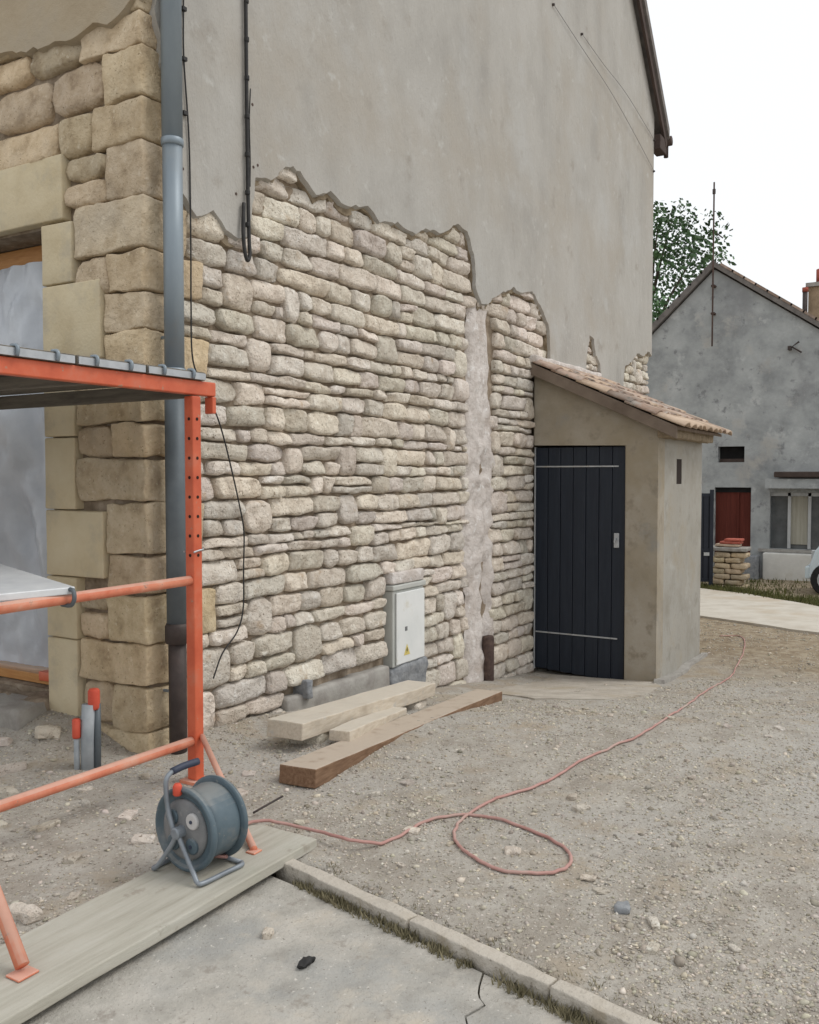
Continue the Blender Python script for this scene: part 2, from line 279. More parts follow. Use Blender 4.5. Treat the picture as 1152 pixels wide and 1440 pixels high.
def block(c, ax, ay, az, r=.015, amp=.006, seg=.06, seed=0., fr=9., mx=9, warp=0.):
    """rounded, roughened block: centre and half axes; returns V, F"""
    c, ax, ay, az = map(Vector, (c, ax, ay, az)); L = [ax.length, ay.length, az.length]; D = [ax.normalized(), ay.normalized(), az.normalized()]
    n = [max(3, min(mx, int(round(2*l/seg))+2)) for l in L]
    def coords(l, k):
        if k < 3: return [-l, 0, l]
        rr = min(r, l*.45); return [-l]+[-l+rr+(2*l-2*rr)*i/(k-2) for i in range(k-1)]+[l]
    Cs = [coords(L[i], n[i]) for i in range(3)]; n = [len(q)-1 for q in Cs]
    idx = {}; V = []; F = []
    def vid(i, j, k):
        if (i, j, k) in idx: return idx[i, j, k]
        p = [Cs[0][i], Cs[1][j], Cs[2][k]]
        q = [max(-L[a]+r, min(L[a]-r, p[a])) if L[a] > r else 0. for a in range(3)]
        d = Vector([p[a]-q[a] for a in range(3)])
        if d.length > 1e-9: d = d.normalized()*r
        p = [q[a]+d[a] for a in range(3)]
        wp = c+D[0]*p[0]+D[1]*p[1]+D[2]*p[2]
        if amp: wp += noise.noise_vector(wp*fr+Vector((seed, seed*.7, seed*1.3)))*amp+noise.noise_vector(wp*fr*3+Vector((seed, 3, 1)))*amp*.45
        if warp: wp += noise.noise_vector(wp*2.2+Vector((seed, 0, 0)))*warp
        idx[i, j, k] = len(V); V.append(wp); return idx[i, j, k]
    for a in range(3):
        b, e = (a+1) % 3, (a+2) % 3
        for s in (0, n[a]):
            for i in range(n[b]):
                for j in range(n[e]):
                    q = []
                    for (di, dj) in ((0, 0), (1, 0), (1, 1), (0, 1)):
                        t = [0, 0, 0]; t[a] = s; t[b] = i+di; t[e] = j+dj; q.append(vid(*t))
                    F.append(tuple(q) if s else tuple(q[::-1]))
    return V, F
def tn(v=.20, h=.06):                        # a stone's own tint
    k = 1+random.uniform(-v, v*.6); return np.array([k*(1+random.uniform(0, h)), k, k*(1-random.uniform(0, h*1.5))])

# ------------------------------------------------------------------ the ground
def sstep(a, b, x):
    t = max(0., min(1., (x-a)/(b-a))); return t*t*(3-2*t)
KDIR = (-.275/1.23)
def kerb_x(y): return -.645+(y+1.42)*.2236
def zslope(x, y):
    s = x*math.cos(YAW)+y*math.sin(YAW)
    if s < .2: return 0.
    if s < .9: return -.15*(s-.2)**2/1.4
    if s < 3.3: return -.0525-.15*(s-.9)
    if s < 4.1: return -.4125-.15*(s-3.3)+.115*(s-3.3)**2/1.6
    return -.4605-.035*(s-4.1)
def gz(x, y):
    z = zslope(x, y)
    z += .13*sstep(-.55, -.05, x)*sstep(.05, .5, y)*(1-sstep(0, .4, x))     # dirt banked against the front wall
    z += .035*sstep(-.35, -.02, y)*(1-sstep(4.4, 4.7, x))*sstep(-.1, .3, x)
    rough = .5+.5*sstep(-.2, -1.2, x)*sstep(-1.1, -.8, y)
    if -7 < x < 12 and -8 < y < 3:
        z += rough*(.016*nz(x*2.1, y*2.1, 3.3)+.013*nz(x*6, y*6, 1.1)+.007*nz(x*17, y*17, 7.))
    else: z += .03*nz(x*.3, y*.3, 3.3)
    kx_ = kerb_x(y)
    if y < -1.30 and kx_ < x < kx_+.22: z = min(z, .002+.03*sstep(.06, .22, x-kx_))
    if y < -1.30 and x < kx_+.02: z = -.12
    return z
def axis_pts(dense, step, far):
    a, b = dense; P = list(np.arange(a, b+step/2, step)); d, x = step, b
    while x < far[1]: d *= 1.22; x += d; P.append(x)
    d, x = step, a
    while x > far[0]: d *= 1.22; x -= d; P.insert(0, x)
    return P
gx, gy = axis_pts((-2.0, 4.6), .05, (-300, 500)), axis_pts((-3.3, .9), .05, (-400, 400))
V = [(x, y, gz(x, y)) for x in gx for y in gy]; ny = len(gy)
F = [(i*ny+j, (i+1)*ny+j, (i+1)*ny+j+1, i*ny+j+1) for i in range(len(gx)-1) for j in range(ny-1)]
add('ground', V, F, 'ground', smooth=True, kind='structure', label='dusty pale dirt and gravel yard sloping down past the shed', cat='ground')

def sheet(name, poly, m, dz, step=.12, **k):                                  # thin slab draped on the slope, inside a polygon
    xs = [p[0] for p in poly]; ys = [p[1] for p in poly]
    bm = bmesh.new(); vs_ = [bm.verts.new((x, y, 0)) for x, y in poly]; bm.faces.new(vs_)
    for ax, lo, hi in ((0, min(xs), max(xs)), (1, min(ys), max(ys))):
        v = lo+step
        while v < hi:
            no = [0, 0, 0]; no[ax] = 1; co = [0, 0, 0]; co[ax] = v
            bmesh.ops.bisect_plane(bm, geom=bm.verts[:]+bm.edges[:]+bm.faces[:], plane_co=co, plane_no=no); v += step
    bm.faces.ensure_lookup_table(); bm.normal_update()
    if bm.faces[0].normal.z < 0: bmesh.ops.reverse_faces(bm, faces=bm.faces[:])
    ret = bmesh.ops.extrude_face_region(bm, geom=bm.faces[:])
    for e in ret['geom']:
        if isinstance(e, bmesh.types.BMVert): e.co.z = 1
    for v in bm.verts:
        base = zslope(v.co.x, v.co.y)
        v.co.z = base+(dz if v.co.z > .5 else dz-.12)
    bmesh.ops.recalc_face_normals(bm, faces=bm.faces[:])
    V = [tuple(v.co) for v in bm.verts]; bm.verts.index_update(); F = [tuple(v.index for v in f.verts) for f in bm.faces]; bm.free()
    return add(name, V, F, m, kind='structure', **k)
def ragged(poly, amp, step=.12, seed=0.):
    out = []
    for i, p in enumerate(poly):
        q = poly[(i+1) % len(poly)]; d = Vector((q[0]-p[0], q[1]-p[1])); n = max(1, int(d.length/step))
        for k in range(n):
            t = k/n; x, y = p[0]+d.x*t, p[1]+d.y*t
            if amp: x += amp*nz(x*5+seed, y*5, 1.7)+amp*.6*nz(x*17, y*17+seed, .3); y += amp*nz(x*5, y*5+seed, 9.1)+amp*.6*nz(x*17+seed, y*17, 4)
            out.append((x, y))
    return out
# concrete slab: two panels parted by an open crack
ky = lambda y: kerb_x(y)-.040
def ragged_line(P):
    out = []
    for (x0, y0), (x1, y1) in zip(P, P[1:]):
        n = max(1, int(math.hypot(x1-x0, y1-y0)/.025))
        out += [(x0+(x1-x0)*k/n, y0+(y1-y0)*k/n+(.012*nz(x0*40+k*1.3, 3) if k else 0)) for k in range(n)]
    return out+[P[-1]]
crack = ragged_line([(ky(-2.24), -2.24), (-.96, -2.27), (-1.0, -2.31), (-1.07, -2.29), (-1.13, -2.33), (-1.4, -2.40), (-1.9, -2.38), (-3., -2.5), (-6.5, -2.7)])
pA = [(ky(-1.44), -1.30)]+[(ky(y), y) for y in (-1.7, -2.0)]+[(x, y+.003+.007*nz(x*30)) for x, y in crack]+[(-6.5, -1.30)]
pB = [(x, y-.003+.007*nz(x*30)) for x, y in crack]+[(-6.5, -7), (ky(-7), -7)]+[(ky(y), y) for y in (-5., -3.5)]
sheet('concrete_slab', pA, 'concrete', -.022, .3, label='worn concrete slab between the long board and the cracked joint', cat='slab')
sheet('concrete_slab', pB, 'concrete', -.024, .4, label='worn concrete slab on the far side of the crack', cat='slab')
# kerb of separate concrete blocks
kerb = thing('kerb', (-.7, -1.5, 0), 'narrow pale concrete kerb between the slab and the gravel', 'kerb'); kerb['kind'] = 'structure'
y = -1.335; kl = [.62, .50, .52, .47, .55, .5, .5, .5, .5, .5]
for i, l in enumerate(kl):
    y1 = y-l; a, b = Vector((kerb_x(y), y, 0)), Vector((kerb_x(y1+.008), y1+.008, 0)); d = (b-a)/2; n_ = Vector((-d.y, d.x, 0)).normalized()
    off = n_*random.uniform(-.006, .006)
    V, F = block((a+b)/2+off+Vector((0, 0, -.042+random.uniform(-.003, .005))), d, n_*.026, (0, 0, .062), r=.005, amp=.005, seg=.04, seed=i*3., fr=22, mx=13)
    add('kerb_block', V, F, 'kerb', kerb, smooth=True); y = y1
# pale apron before the shed door, footing along the shed, the road behind
ap = ragged([(4.70, -.02), (4.70, -1.16), (4.25, -1.30), (3.5, -1.42), (2.95, -1.30), (2.75, -.85), (3.0, -.4), (3.6, -.05)], .05, .1)
ap = [(min(x, 4.70), min(y, -.0)) for x, y in ap]
sheet('shed_apron', ap, 'apron', .005, .2, label='pale dusty concrete apron in front of the dark shed door', cat='apron')
sheet('shed_footing', ragged([(4.66, -1.15), (6.4, -1.15), (6.4, -1.21), (5.6, -1.225), (4.6, -1.25), (4.5, -1.20)], .02, .12), 'cement', .030, .3, label='rough concrete footing strip along the shed side wall', cat='footing')
sheet('road', ragged([(15.6, 3.5), (14.05, .66), (13.4, -.22), (11.7, -1.7), (9.5, -4.2), (6., -9.), (-1, -20), (-9, -20), (3.2, -9.4), (6.6, -4.6), (8.6, -2.05), (9.7, -.3), (10.7, 1.2), (12.5, 4)], .1, .4), 'road', .03, .5,
      label='pale concrete lane passing behind the shed', cat='road')

# ------------------------------------------------------------------ the stone house
ZB = -.75
house = thing('stone_house', (0, 0, 0), 'tall rendered house with its render hacked off to bare rubble stone', 'house')
# where the render has been hacked off the gable: (x along the gable, height)
EDGE = [(.03, 5.9), (.045, 3.9), (.06, 3.55), (.11, 3.25), (.13, 2.98), (.20, 2.74), (.30, 2.66), (.42, 2.71), (.52, 2.64), (.62, 2.60), (.70, 2.64), (.735, 2.85), (.76, 2.97), (.88, 2.99), (1.02, 3.10), (1.16, 3.11),
        (1.30, 3.02), (1.45, 3.07), (1.63, 3.03), (1.85, 3.10), (2.0, 3.02), (2.22, 3.08), (2.45, 3.05), (2.6, 3.13), (2.85, 3.15), (3.09, 3.27), (3.25, 3.25), (3.36, 3.10), (3.41, 2.84), (3.50, 2.74), (3.64, 2.76), (3.80, 2.86),
        (3.95, 2.90), (4.12, 2.98), (4.30, 2.96), (4.50, 3.01), (4.70, 2.93), (4.92, 2.75), (4.97, 2.46), (4.99, 2.15)]
def ztop(x):
    for (x0, z0), (x1, z1) in zip(EDGE, EDGE[1:]):
        if x0 <= x <= x1 and x1 > .13: return z0+(z1-z0)*(x-x0)/(x1-x0+1e-9)
    return 0 if x > 4.99 else 3.3
LOWER = [(5.93, 2.05), (5.92, 2.45), (5.96, 2.66), (6.02, 2.80), (6.14, 2.80), (6.22, 2.64), (6.36, 2.56), (6.46, 2.10), (7.15, 2.05), (7.16, 2.45), (7.22, 2.62), (7.45, 2.70), (7.68, 2.83), (7.95, 2.82), (8.15, 2.90), (8.285, 2.86)]
TOP = [(8.285, 5.82), (4.15, 10.4), (.03, 5.86)]
def jag(pts, amp, step, seed, dz=0.):
    out = []
    for (x0, z0), (x1, z1) in zip(pts, pts[1:]):
        n = max(1, int(math.hypot(x1-x0, z1-z0)/step))
        for k in range(n):
            t = k/n; x, z = x0+(x1-x0)*t, z0+(z1-z0)*t
            if z < 4.2:
                x += amp*nz(x*7+seed, z*7, 2)+amp*.8*nz(x*23, z*23+seed, 5); z += amp*nz(x*7, z*7+seed, 8)+amp*.8*nz(x*23+seed, z*23, 1)+dz
            out.append((x, z))
    out.append(pts[-1]); return out
def coat(name, m, amp, seed, dz, yf, yb):
    poly = jag(EDGE[1:]+LOWER, amp, .035, seed, dz)+[TOP[0], TOP[1], (.03, 5.86)]
    n = len(poly); tr = tessellate_polygon([[Vector((a, b, 0)) for a, b in poly]])
    V = [(a, yf, b) for a, b in poly]+[(a+.0, yb, b-.012) for a, b in poly]
    F = [tuple(t) for t in tr]+[(i, n+i, n+(i+1) % n, (i+1) % n) for i in range(n)]
    return fixn(add(name, V, F, m, gable))
# gable core with earth mortar, uneven
gxs = np.arange(.012, 8.29, .06); gzs = np.arange(ZB, 3.5, .06)
def mort(x, z):
    e = max(0., 1-abs(ztop(x)-z)/.28) if x < 5 else 0
    return .027-.020*nz(x*3.2, z*3.2, 4)-.016*nz(x*9, z*9, 2)-.036*e*(.6+nz(x*6, z*6, 7))
V = [(x, mort(x, z), z) for x in gxs for z in gzs]; nk = len(gzs)
F = [(i*nk+j, (i+1)*nk+j, (i+1)*nk+j+1, i*nk+j+1) for i in range(len(gxs)-1) for j in range(nk-1)]
pk = len(V); zt = gzs[-1]
V += [(.012, .02, zt), (8.28, .02, zt), (8.28, .02, 5.8), (4.15, .02, 10.35), (.012, .02, 5.8), (8.285, .02, ZB), (8.285, .02, 5.8), (8.285, 7, 5.8), (8.285, 7, ZB)]
F += [(pk, pk+1, pk+2, pk+3, pk+4), (pk+5, pk+6, pk+7, pk+8)]
gable = add('gable_wall', V, F, 'mortar', house, smooth=False)
coat('render_undercoat', 'undercoat', .030, 5., -.035, -.022, .03)
coat('render_coat', 'render', .020, 2., 0., -.052, -.02)

def wall_stone(a0, a1, zb, zt, fn, D=.034, g=.0062, seed=0., slant=(0, 0), tint=None):
    """one rubble stone between two course lines; fn(a, depth, z) -> world. Returns V, F"""
    w = a1-a0; ac = (a0+a1)/2; h = zt(ac)-zb(ac); zc_ = (zt(ac)+zb(ac))/2
    ns = max(4, min(12, int(w/.034)+2)); ed = min(.16, .010/w)
    S = sorted(set([0, ed]+[i/ns for i in range(1, ns)]+[1-ed, 1])); T = [0, .09, .27, .46, .64, .82, .92, 1]
    tx, tz = random.uniform(-.026, .026), random.uniform(-.022, .010)
    gl, gr = [g*random.uniform(.1, 1.1) for _ in range(2)]; gt, gb = [g*random.uniform(.15, 1.35) for _ in range(2)]
    pull = min(w, h)*random.uniform(.03, .16); so_ = random.uniform(0, 50)
    chips = []
    for _ in range(random.choice((2, 3, 3, 4))):
        ph = random.uniform(0, 6.28); chips.append((math.cos(ph), math.sin(ph), random.uniform(.25, .8), random.uniform(.006, .034)))
    V = []; P = []
    for s in S:
        for t in T:
            a = (a0+gl+slant[0]*(t-.5))*(1-s)+(a1-gr+slant[1]*(t-.5))*s
            z0, z1 = zb(a)+gb, zt(a)-gt
            z = z0+(z1-z0)*t
            cs, ct = 2*s-1, 2*t-1; k = (abs(cs)*abs(ct))**3
            a -= math.copysign(pull, cs)*k; z -= math.copysign(pull*.8, ct)*k
            e = min(1., min(min(s, 1-s)*w, min(t, 1-t)*h)/.0095)
            d = D*math.sqrt(max(0., 1-(1-e)**2))
            for cx_, cz_, th, kk in chips:
                q = (a-ac)/(w/2)*cx_+(z-zc_)/(h/2)*cz_
                if q > th: d -= kk*(q-th)*(.3+.7*e)
            a += .010*nz(a*11, z*11, so_)+.006*nz(a*31, z*31, so_); z += .009*nz(a*9, z*9, so_+9)+.006*nz(a*29, z*27, so_+4)
            d += (tx*(s-.5)+tz*(t-.5)+.012*nz(a*8, z*10, so_)+.010*nz(a*19, z*22, so_)+.006*nz(a*45, z*47, so_))*(.3+.7*e)
            V.append(fn(a, d, z))
            P.append((a, z))
    nT = len(T); F = [(i*nT+j, (i+1)*nT+j, (i+1)*nT+j+1, i*nT+j+1) for i in range(len(S)-1) for j in range(nT-1)]
    ring = [i*nT for i in range(len(S))]+[(len(S)-1)*nT+j for j in range(1, nT)]+[i*nT+nT-1 for i in range(len(S)-2, -1, -1)]+[j for j in range(nT-2, 0, -1)]
    k = len(V); V += [fn(P[i][0], -.055, P[i][1]) for i in ring]; n = len(ring)
    F += [(ring[(i+1) % n], ring[i], k+i, k+(i+1) % n) for i in range(n)]
    return V, F
def courses(z0, z1, hs):
    Z = [z0]
    while Z[-1] < z1: Z.append(Z[-1]+hs(Z[-1]))
    return Z
gfn = lambda a, d, z: (a, -d, z)
stones = []      # (size on show, V, F, tint)
def lay(Z, xr, keep, blocked, fn, wr, store, seed, und=.022, D=(.016, .030), damp=False):
    lines = [(lambda a, i=i, z=z: z+(sstep(.2, 1.1, a) if damp else 1.)*(und*nz(a*.75+seed, i*.61, 3)+.010*nz(a*3.1, i*1.7, seed))) for i, z in enumerate(Z)]
    carry = []
    for i in range(len(Z)-1):
        x0, x1 = xr(Z[i]); occ = sorted(blocked(Z[i], Z[i+1])+carry); carry = []
        free = []; c = x0
        for b0, b1 in occ:
            if b0 > c: free.append((c, min(b0, x1)))
            c = max(c, b1)
        if c < x1: free.append((c, x1))
        for f0, f1 in free:
            a = f0
            while f1-a > .05:
                h = Z[i+1]-Z[i]
                wd = random.uniform(*wr)*(1.25 if h > .10 else 1.)
                if random.random() < .14: wd *= .55
                if f1-(a+wd) < .09: wd = f1-a
                if wd > .6: wd *= .5
                zb, zt_ = lines[i], lines[i+1]
                sl_ = (random.uniform(-.02, .02), random.uniform(-.02, .02))
                mid = a+wd/2
                r_ = random.random()
                jobs = [(a, a+wd, zb, zt_)]
                if h > .125 and r_ < .13:                                          # two thin stones one on the other
                    k = random.uniform(.4, .6); sp = random.uniform(.3, .7)
                    midl = lambda q, k=k, zb=zb, zt_=zt_: zb(q)*(1-k)+zt_(q)*k
                    jobs = [(a, a+wd, zb, midl), (a, a+wd, midl, zt_)]
                elif i+2 < len(Z) and Z[i+2]-Z[i] < .235 and r_ < .12 and .12 < wd < .30:     # a tall stone through two courses
                    jobs = [(a, a+wd, zb, lines[i+2])]; carry.append((a, a+wd))
                for (p, q, l0, l1) in jobs:
                    zm = (l0(mid)+l1(mid))/2
                    if keep(mid, zm):
                        V, F = wall_stone(p, q, l0, l1, fn, random.uniform(*D), seed=a, slant=sl_)
                        c = Vector(np.mean(np.array(V), axis=0)); dist = (c-CAM).length
                        store.append(((q-p)*(l1(mid)-l0(mid))/dist**2, V, F, tn()))
                a += wd
Z = courses(-.56, 3.4, lambda z: random.choice([.08, .095, .11, .12, .13, .145, .16]) if z < .85 else (random.choice([.055, .065, .08, .09, .10]) if z < 1.2 else random.choice([.07, .085, .10, .11, .12, .13, .145])))
# corner stones: heights and lengths on gable and front
qz = [Z[0]]
for z in Z:
    if z-qz[-1] > random.uniform(.13, .17): qz.append(z)
while qz[-1] < 3.55: qz.append(qz[-1]+random.uniform(.145, .215))
quo = []
for i in range(len(qz)-1):
    lg = random.uniform(.30, .50) if i % 2 else random.uniform(.18, .27); lf = random.uniform(.19, .26) if i % 2 else random.uniform(.33, .42)
    if qz[i] > 2.75: lg = .24
    zm_ = (qz[i]+qz[i+1])/2; j_ = .255 if (1.93 < zm_ < 2.32 or .84 < zm_ < 1.18) else .46
    if zm_ < 2.63 and j_-lf < .15: lf = j_+.0
    quo.append((qz[i], qz[i+1], lg, lf))
def qlen(z0, z1, k):
    return max([q[k] for q in quo if q[0] < z1-.01 and q[1] > z0+.01] or [.2])
def blk(z0, z1):
    b = [(-1, qlen(z0, z1, 2)), (3.33+random.uniform(-.05, .05), 3.80+random.uniform(-.06, .06))]
    zm = (z0+z1)/2
    if zm > 2.72: b[1] = (9, 9)
    if -.02 < zm < .66: b.append((2.13, 2.62))
    if -.30 < zm < .06: b.append((1.02, 2.13))
    return b
lay(Z, lambda z: (0, 4.665 if z < 2.34 else 5.02), lambda x, z: z < ztop(x)+.03, blk, gfn, (.13, .36), stones, 1., und=.03, damp=True)
lay(courses(1.95, 2.95, lambda z: random.uniform(.07, .12)), lambda z: (7.05, 8.27), lambda x, z: True, lambda a, b: [], gfn, (.12, .3), stones, 21.)
lay(courses(2.0, 2.8, lambda z: random.uniform(.07, .12)), lambda z: (5.9, 6.5), lambda x, z: True, lambda a, b: [], gfn, (.12, .3), stones, 31.)
stones.sort(key=lambda s: -s[0])
for s in stones[:300]: add('stone', s[1], s[2], 'stone', gable, smooth=True, tint=s[3])
V, F, T = [], [], []
for s in stones[300:]:
    k = len(V); V += s[1]; F += [tuple(i+k for i in f) for f in s[2]]; T += [s[3]]*len(s[1])
if V: add('far_stones', V, F, 'stone', gable, smooth=True, tint=np.array(T), kind='stuff')

for x, z in ((.205, 3.14), (.215, 2.86), (.735, 3.35), (.74, 3.02), (.60, 2.84), (.775, 3.04)):
    MB().lathe((x, -.0515, z), (0, -1, 0), [(.008, 0), (.008, .0025)], 8).obj('plug_hole', 'rust', gable)
# filled chimney chase, cement patches, rusty pipe stub
xs = np.linspace(0, 1, 15); zs = np.arange(-.62, 2.78, .035)
def chx(s, z):
    l = 3.37-.09*sstep(2.05, 1.75, z)+.05*sstep(1.0, .4, z)+.05*nz(z*2.3, 1)+.045*nz(z*7, 4)+.02*nz(z*21, 4); r = 3.74+.11*sstep(2.05, 1.75, z)+.05*nz(z*2.1, 7)+.045*nz(z*6.4, 2)+.02*nz(z*19, 5); return l+(r-l)*s
def chy(s, z):
    x = chx(s, z); rough = .35+.65*sstep(2.0, 1.6, z)
    e = min(1, min(s, 1-s)/.16); groove = .05*math.exp(-((s-.62-.1*nz(z*2, 9))/.09)**2)*sstep(2.0, 1.6, z)*sstep(.0, .25, nz(z*1.6, 3)+.15)
    return .03-.045*math.sqrt(e)-rough*(.030*nz(x*5, z*5, 6)+.030*nz(x*13, z*11, 3)+.012*nz(x*30, z*28, 3))+groove
V = [(chx(s, z), chy(s, z), z) for s in xs for z in zs]; n = len(zs)
F = [(i*n+j, (i+1)*n+j, (i+1)*n+j+1, i*n+j+1) for i in range(len(xs)-1) for j in range(n-1)]
add('mortar_chase', V, F, 'chase', gable, smooth=True, label='pale rough lime mortar filling a vertical chase in the gable')
add('pipe_stub', *(lambda m: (m.V, m.F))(MB().tube([(3.70, -.022, z) for z in (-.62, -.3, 0, .02)], [.052, .052, .052, .044], 14)), 'rust', gable, smooth=True)
V, F = block((1.58, .03, -.075), (.565, 0, 0), (0, .075, 0), (0, 0, .135), r=.02, amp=.014, seg=.07, fr=6, mx=14)
add('cement_band', V, F, 'cement', gable, smooth=True)
V, F = block((1.19, -.01, .085), (.03, 0, 0), (0, .07, 0), (0, 0, .055), r=.01, amp=.008); add('cement_patch', V, F, 'bluegrey_cement', gable, smooth=True)
V, F = block((2.38, .0, -.08), (.22, 0, 0), (0, .06, 0), (0, 0, .12), r=.02, amp=.03, seg=.04, fr=9); add('cement_patch', V, F, 'bluegrey_cement', gable, smooth=True)

# front wall
front = MB()
OY0, OY1, OZ0, OZ1 = .70, 2.65, .27, 2.63
front.prism([(.012, ZB), (.012, 5.8), (7, 5.8), (7, ZB), (OY1, ZB), (OY1, OZ1), (OY0, OZ1), (OY0, ZB)], lambda a, b, d: (d, a, b), .022, .40)
front.box(.05, .40, OY0, OY1, ZB, OZ0-.06)
fwall = fixn(front.obj('front_wall', 'mortar', house))
fpoly = [(-.045, 5.86), (-.045, 3.62), (.05, 3.53), (.16, 3.50), (.27, 3.53), (.42, 3.50), (.55, 3.52), (.68, 3.50), (.85, 3.535), (1.06, 3.56), (1.4, 3.54), (1.9, 3.5), (2.6, 3.55), (3.2, 3.5), (3.4, 2.4), (3.3, 1.), (3.4, ZB)]
pp = jag(fpoly, .018, .035, 12.)+[(7, ZB), (7, 5.86)]
n = len(pp); tr = tessellate_polygon([[Vector((a, b, 0)) for a, b in pp]])
fixn(add('front_render_coat', [(-.05, a, b) for a, b in pp]+[(-.0, a, b-.012) for a, b in pp], [tuple(t) for t in tr]+[(i, n+i, n+(i+1) % n, (i+1) % n) for i in range(n)], 'render_tan_shade', fwall))
ffn = lambda a, d, z: (-d, a, z)
for i, (z0, z1, lg, lf) in enumerate(quo):
    g = .0035; dx = random.uniform(-.012, .012)
    V, F = block(((lg-.03)/2+dx*.3, (lf-.03)/2, (z0+z1)/2), ((lg+.03)/2-g, 0, 0), (0, (lf+.03)/2-g, 0), (random.uniform(-.006, .006), random.uniform(-.006, .006), (z1-z0)/2-g), r=random.uniform(.006, .014), amp=.017, seg=.034, seed=i*5.3, fr=6.5, mx=14)
    add('corner_stone', V, F, 'quoin', fwall, smooth=True, tint=tn(.13))
fst = []
def jl(z): return .255 if (1.93 < z < 2.32 or .84 < z < 1.18) else .46
def blkf(z0, z1):
    zm = (z0+z1)/2; b = [(-1, qlen(z0, z1, 3)-.01)]
    b.append((jl(zm), 2.95) if zm < 2.63 else ((.53, 2.9) if zm < 2.97 else (9, 9))); return b
zc = list(qz)
lay(zc, lambda z: (0, 3.35), lambda y, z: True, blkf, ffn, (.20, .46), fst, 51., und=.0)
for s in fst: add('rubble_stone', [v for v in s[1]], [f[::-1] for f in s[2]], 'quoin', fwall, smooth=True, tint=s[3])
# dressed surround of the opening
dr = [('lintel', .53, 2.95, 2.64, 2.97)]
zj = [.10, .52, .84, 1.18, 1.55, 1.93, 2.32, 2.63]
for a, b in zip(zj, zj[1:]):
    j = jl((a+b)/2)
    dr += [('jamb_stone', j+.006, OY0, a, b), ('jamb_stone', OY1, OY1+.25, a, b)]
for i, (nm, y0, y1, z0, z1) in enumerate(dr):
    V, F = block((.165, (y0+y1)/2, (z0+z1)/2), (.20, 0, 0), (0, (y1-y0)/2-.003, 0), (0, 0, (z1-z0)/2-.003), r=.008, amp=.003, seg=.12, seed=i*2., fr=5)
    add(nm, V, F, 'dressed', fwall, smooth=True)
# the unfinished window: wooden frame in the opening
win = add('window', *(lambda m: (m.V, m.F))(MB().box(.20, .26, OY0+.002, OY1-.002, OZ1-.10, OZ1-.006).box(.20, .26, OY0+.002, OY0+.07, OZ0, OZ1-.10).box(.20, .26, OY1-.07, OY1-.002, OZ0, OZ1-.10)), 'wood_orange', house, bevel=.004)
MB().box(.10, .27, OY0+.002, OY1-.002, OZ0-.055, OZ0-.004).obj('sill_board', 'wood_orange', win, bevel=.004)
V, F = block((.02, 1.3, .06), (.10, 0, 0), (0, .60, 0), (0, 0, .13), r=.03, amp=.04, seg=.07, fr=6, mx=14); add('rubble_footing', V, F, 'mortar', fwall, smooth=True)
# roof of the house
def rf(a, b, d): return (a, d, b)
roof = MB(); sl_ = 1.07
roof.prism([(8.60, 5.62), (4.15, 10.42), (-.35, 5.62), (-.35, 5.75), (4.15, 10.56), (8.60, 5.75)], rf, -.16, 7.2)
ro = fixn(roof.obj('roof', 'slate', house))
MB().prism([(8.56, 5.50), (4.15, 10.25), (4.15, 10.40), (8.60, 5.60)], rf, -.135, -.105).obj('verge_board', 'roofdark', ro)
MB().prism([(-.3, 5.50), (4.15, 10.25), (4.15, 10.40), (-.35, 5.60)], rf, -.135, -.105).obj('verge_board', 'roofdark', ro)
MB().box(8.29, 8.58, -.13, .0, 5.42, 5.60).obj('eaves_end', 'roofdark', ro, bevel=.01)
g_ = MB().tube([(8.66, -.17, 5.62), (8.66, 7.2, 5.62)], .06, 12); g_.obj('gutter', 'roofdark', ro, smooth=True)
MB().tube([(8.66, -.10, 5.62), (8.66, -.10, 5.42)], .03, 8).obj('gutter_drop', 'roofdark', ro, smooth=True)

# ------------------------------------------------------------------ shed
SX = 4.67
shed = thing('lean_to_shed', (5.4, -.6, -.45), 'small beige lean-to shed with a dark plank door against the gable', 'shed')
fn_x = lambda a, b, d: (d, a, b)
fixn(MB().prism([(-.005, 2.30), (-.005, 1.635), (-.868, 1.62), (-.875, -.62), (-1.16, -.62), (-1.16, 1.80)], fn_x, SX, SX+.2).obj('front_wall', 'shed', shed, bevel=.012))
sw = MB()
for a in ((SX+.2, 5.28, -.62, 1.80), (5.47, 6.25, -.62, 1.80), (5.28, 5.47, -.62, 1.28), (5.28, 5.47, 1.51, 1.80)): sw.box(a[0], a[1], -1.157, -.96, a[2], a[3])
swo = sw.obj('side_wall', 'shed_side', shed)
MB().box(5.27, 5.48, -1.150, -1.145, 1.27, 1.52).obj('slot_shade_sheet', 'hole', swo)  # dark sheet set almost flush; its colour stands for shade inside the slot
fixn(MB().prism([(-.005, 2.30), (-.005, -.62), (-.955, -.62), (-.955, 1.80)], fn_x, 6.05, 6.24).obj('back_wall', 'shed', shed))
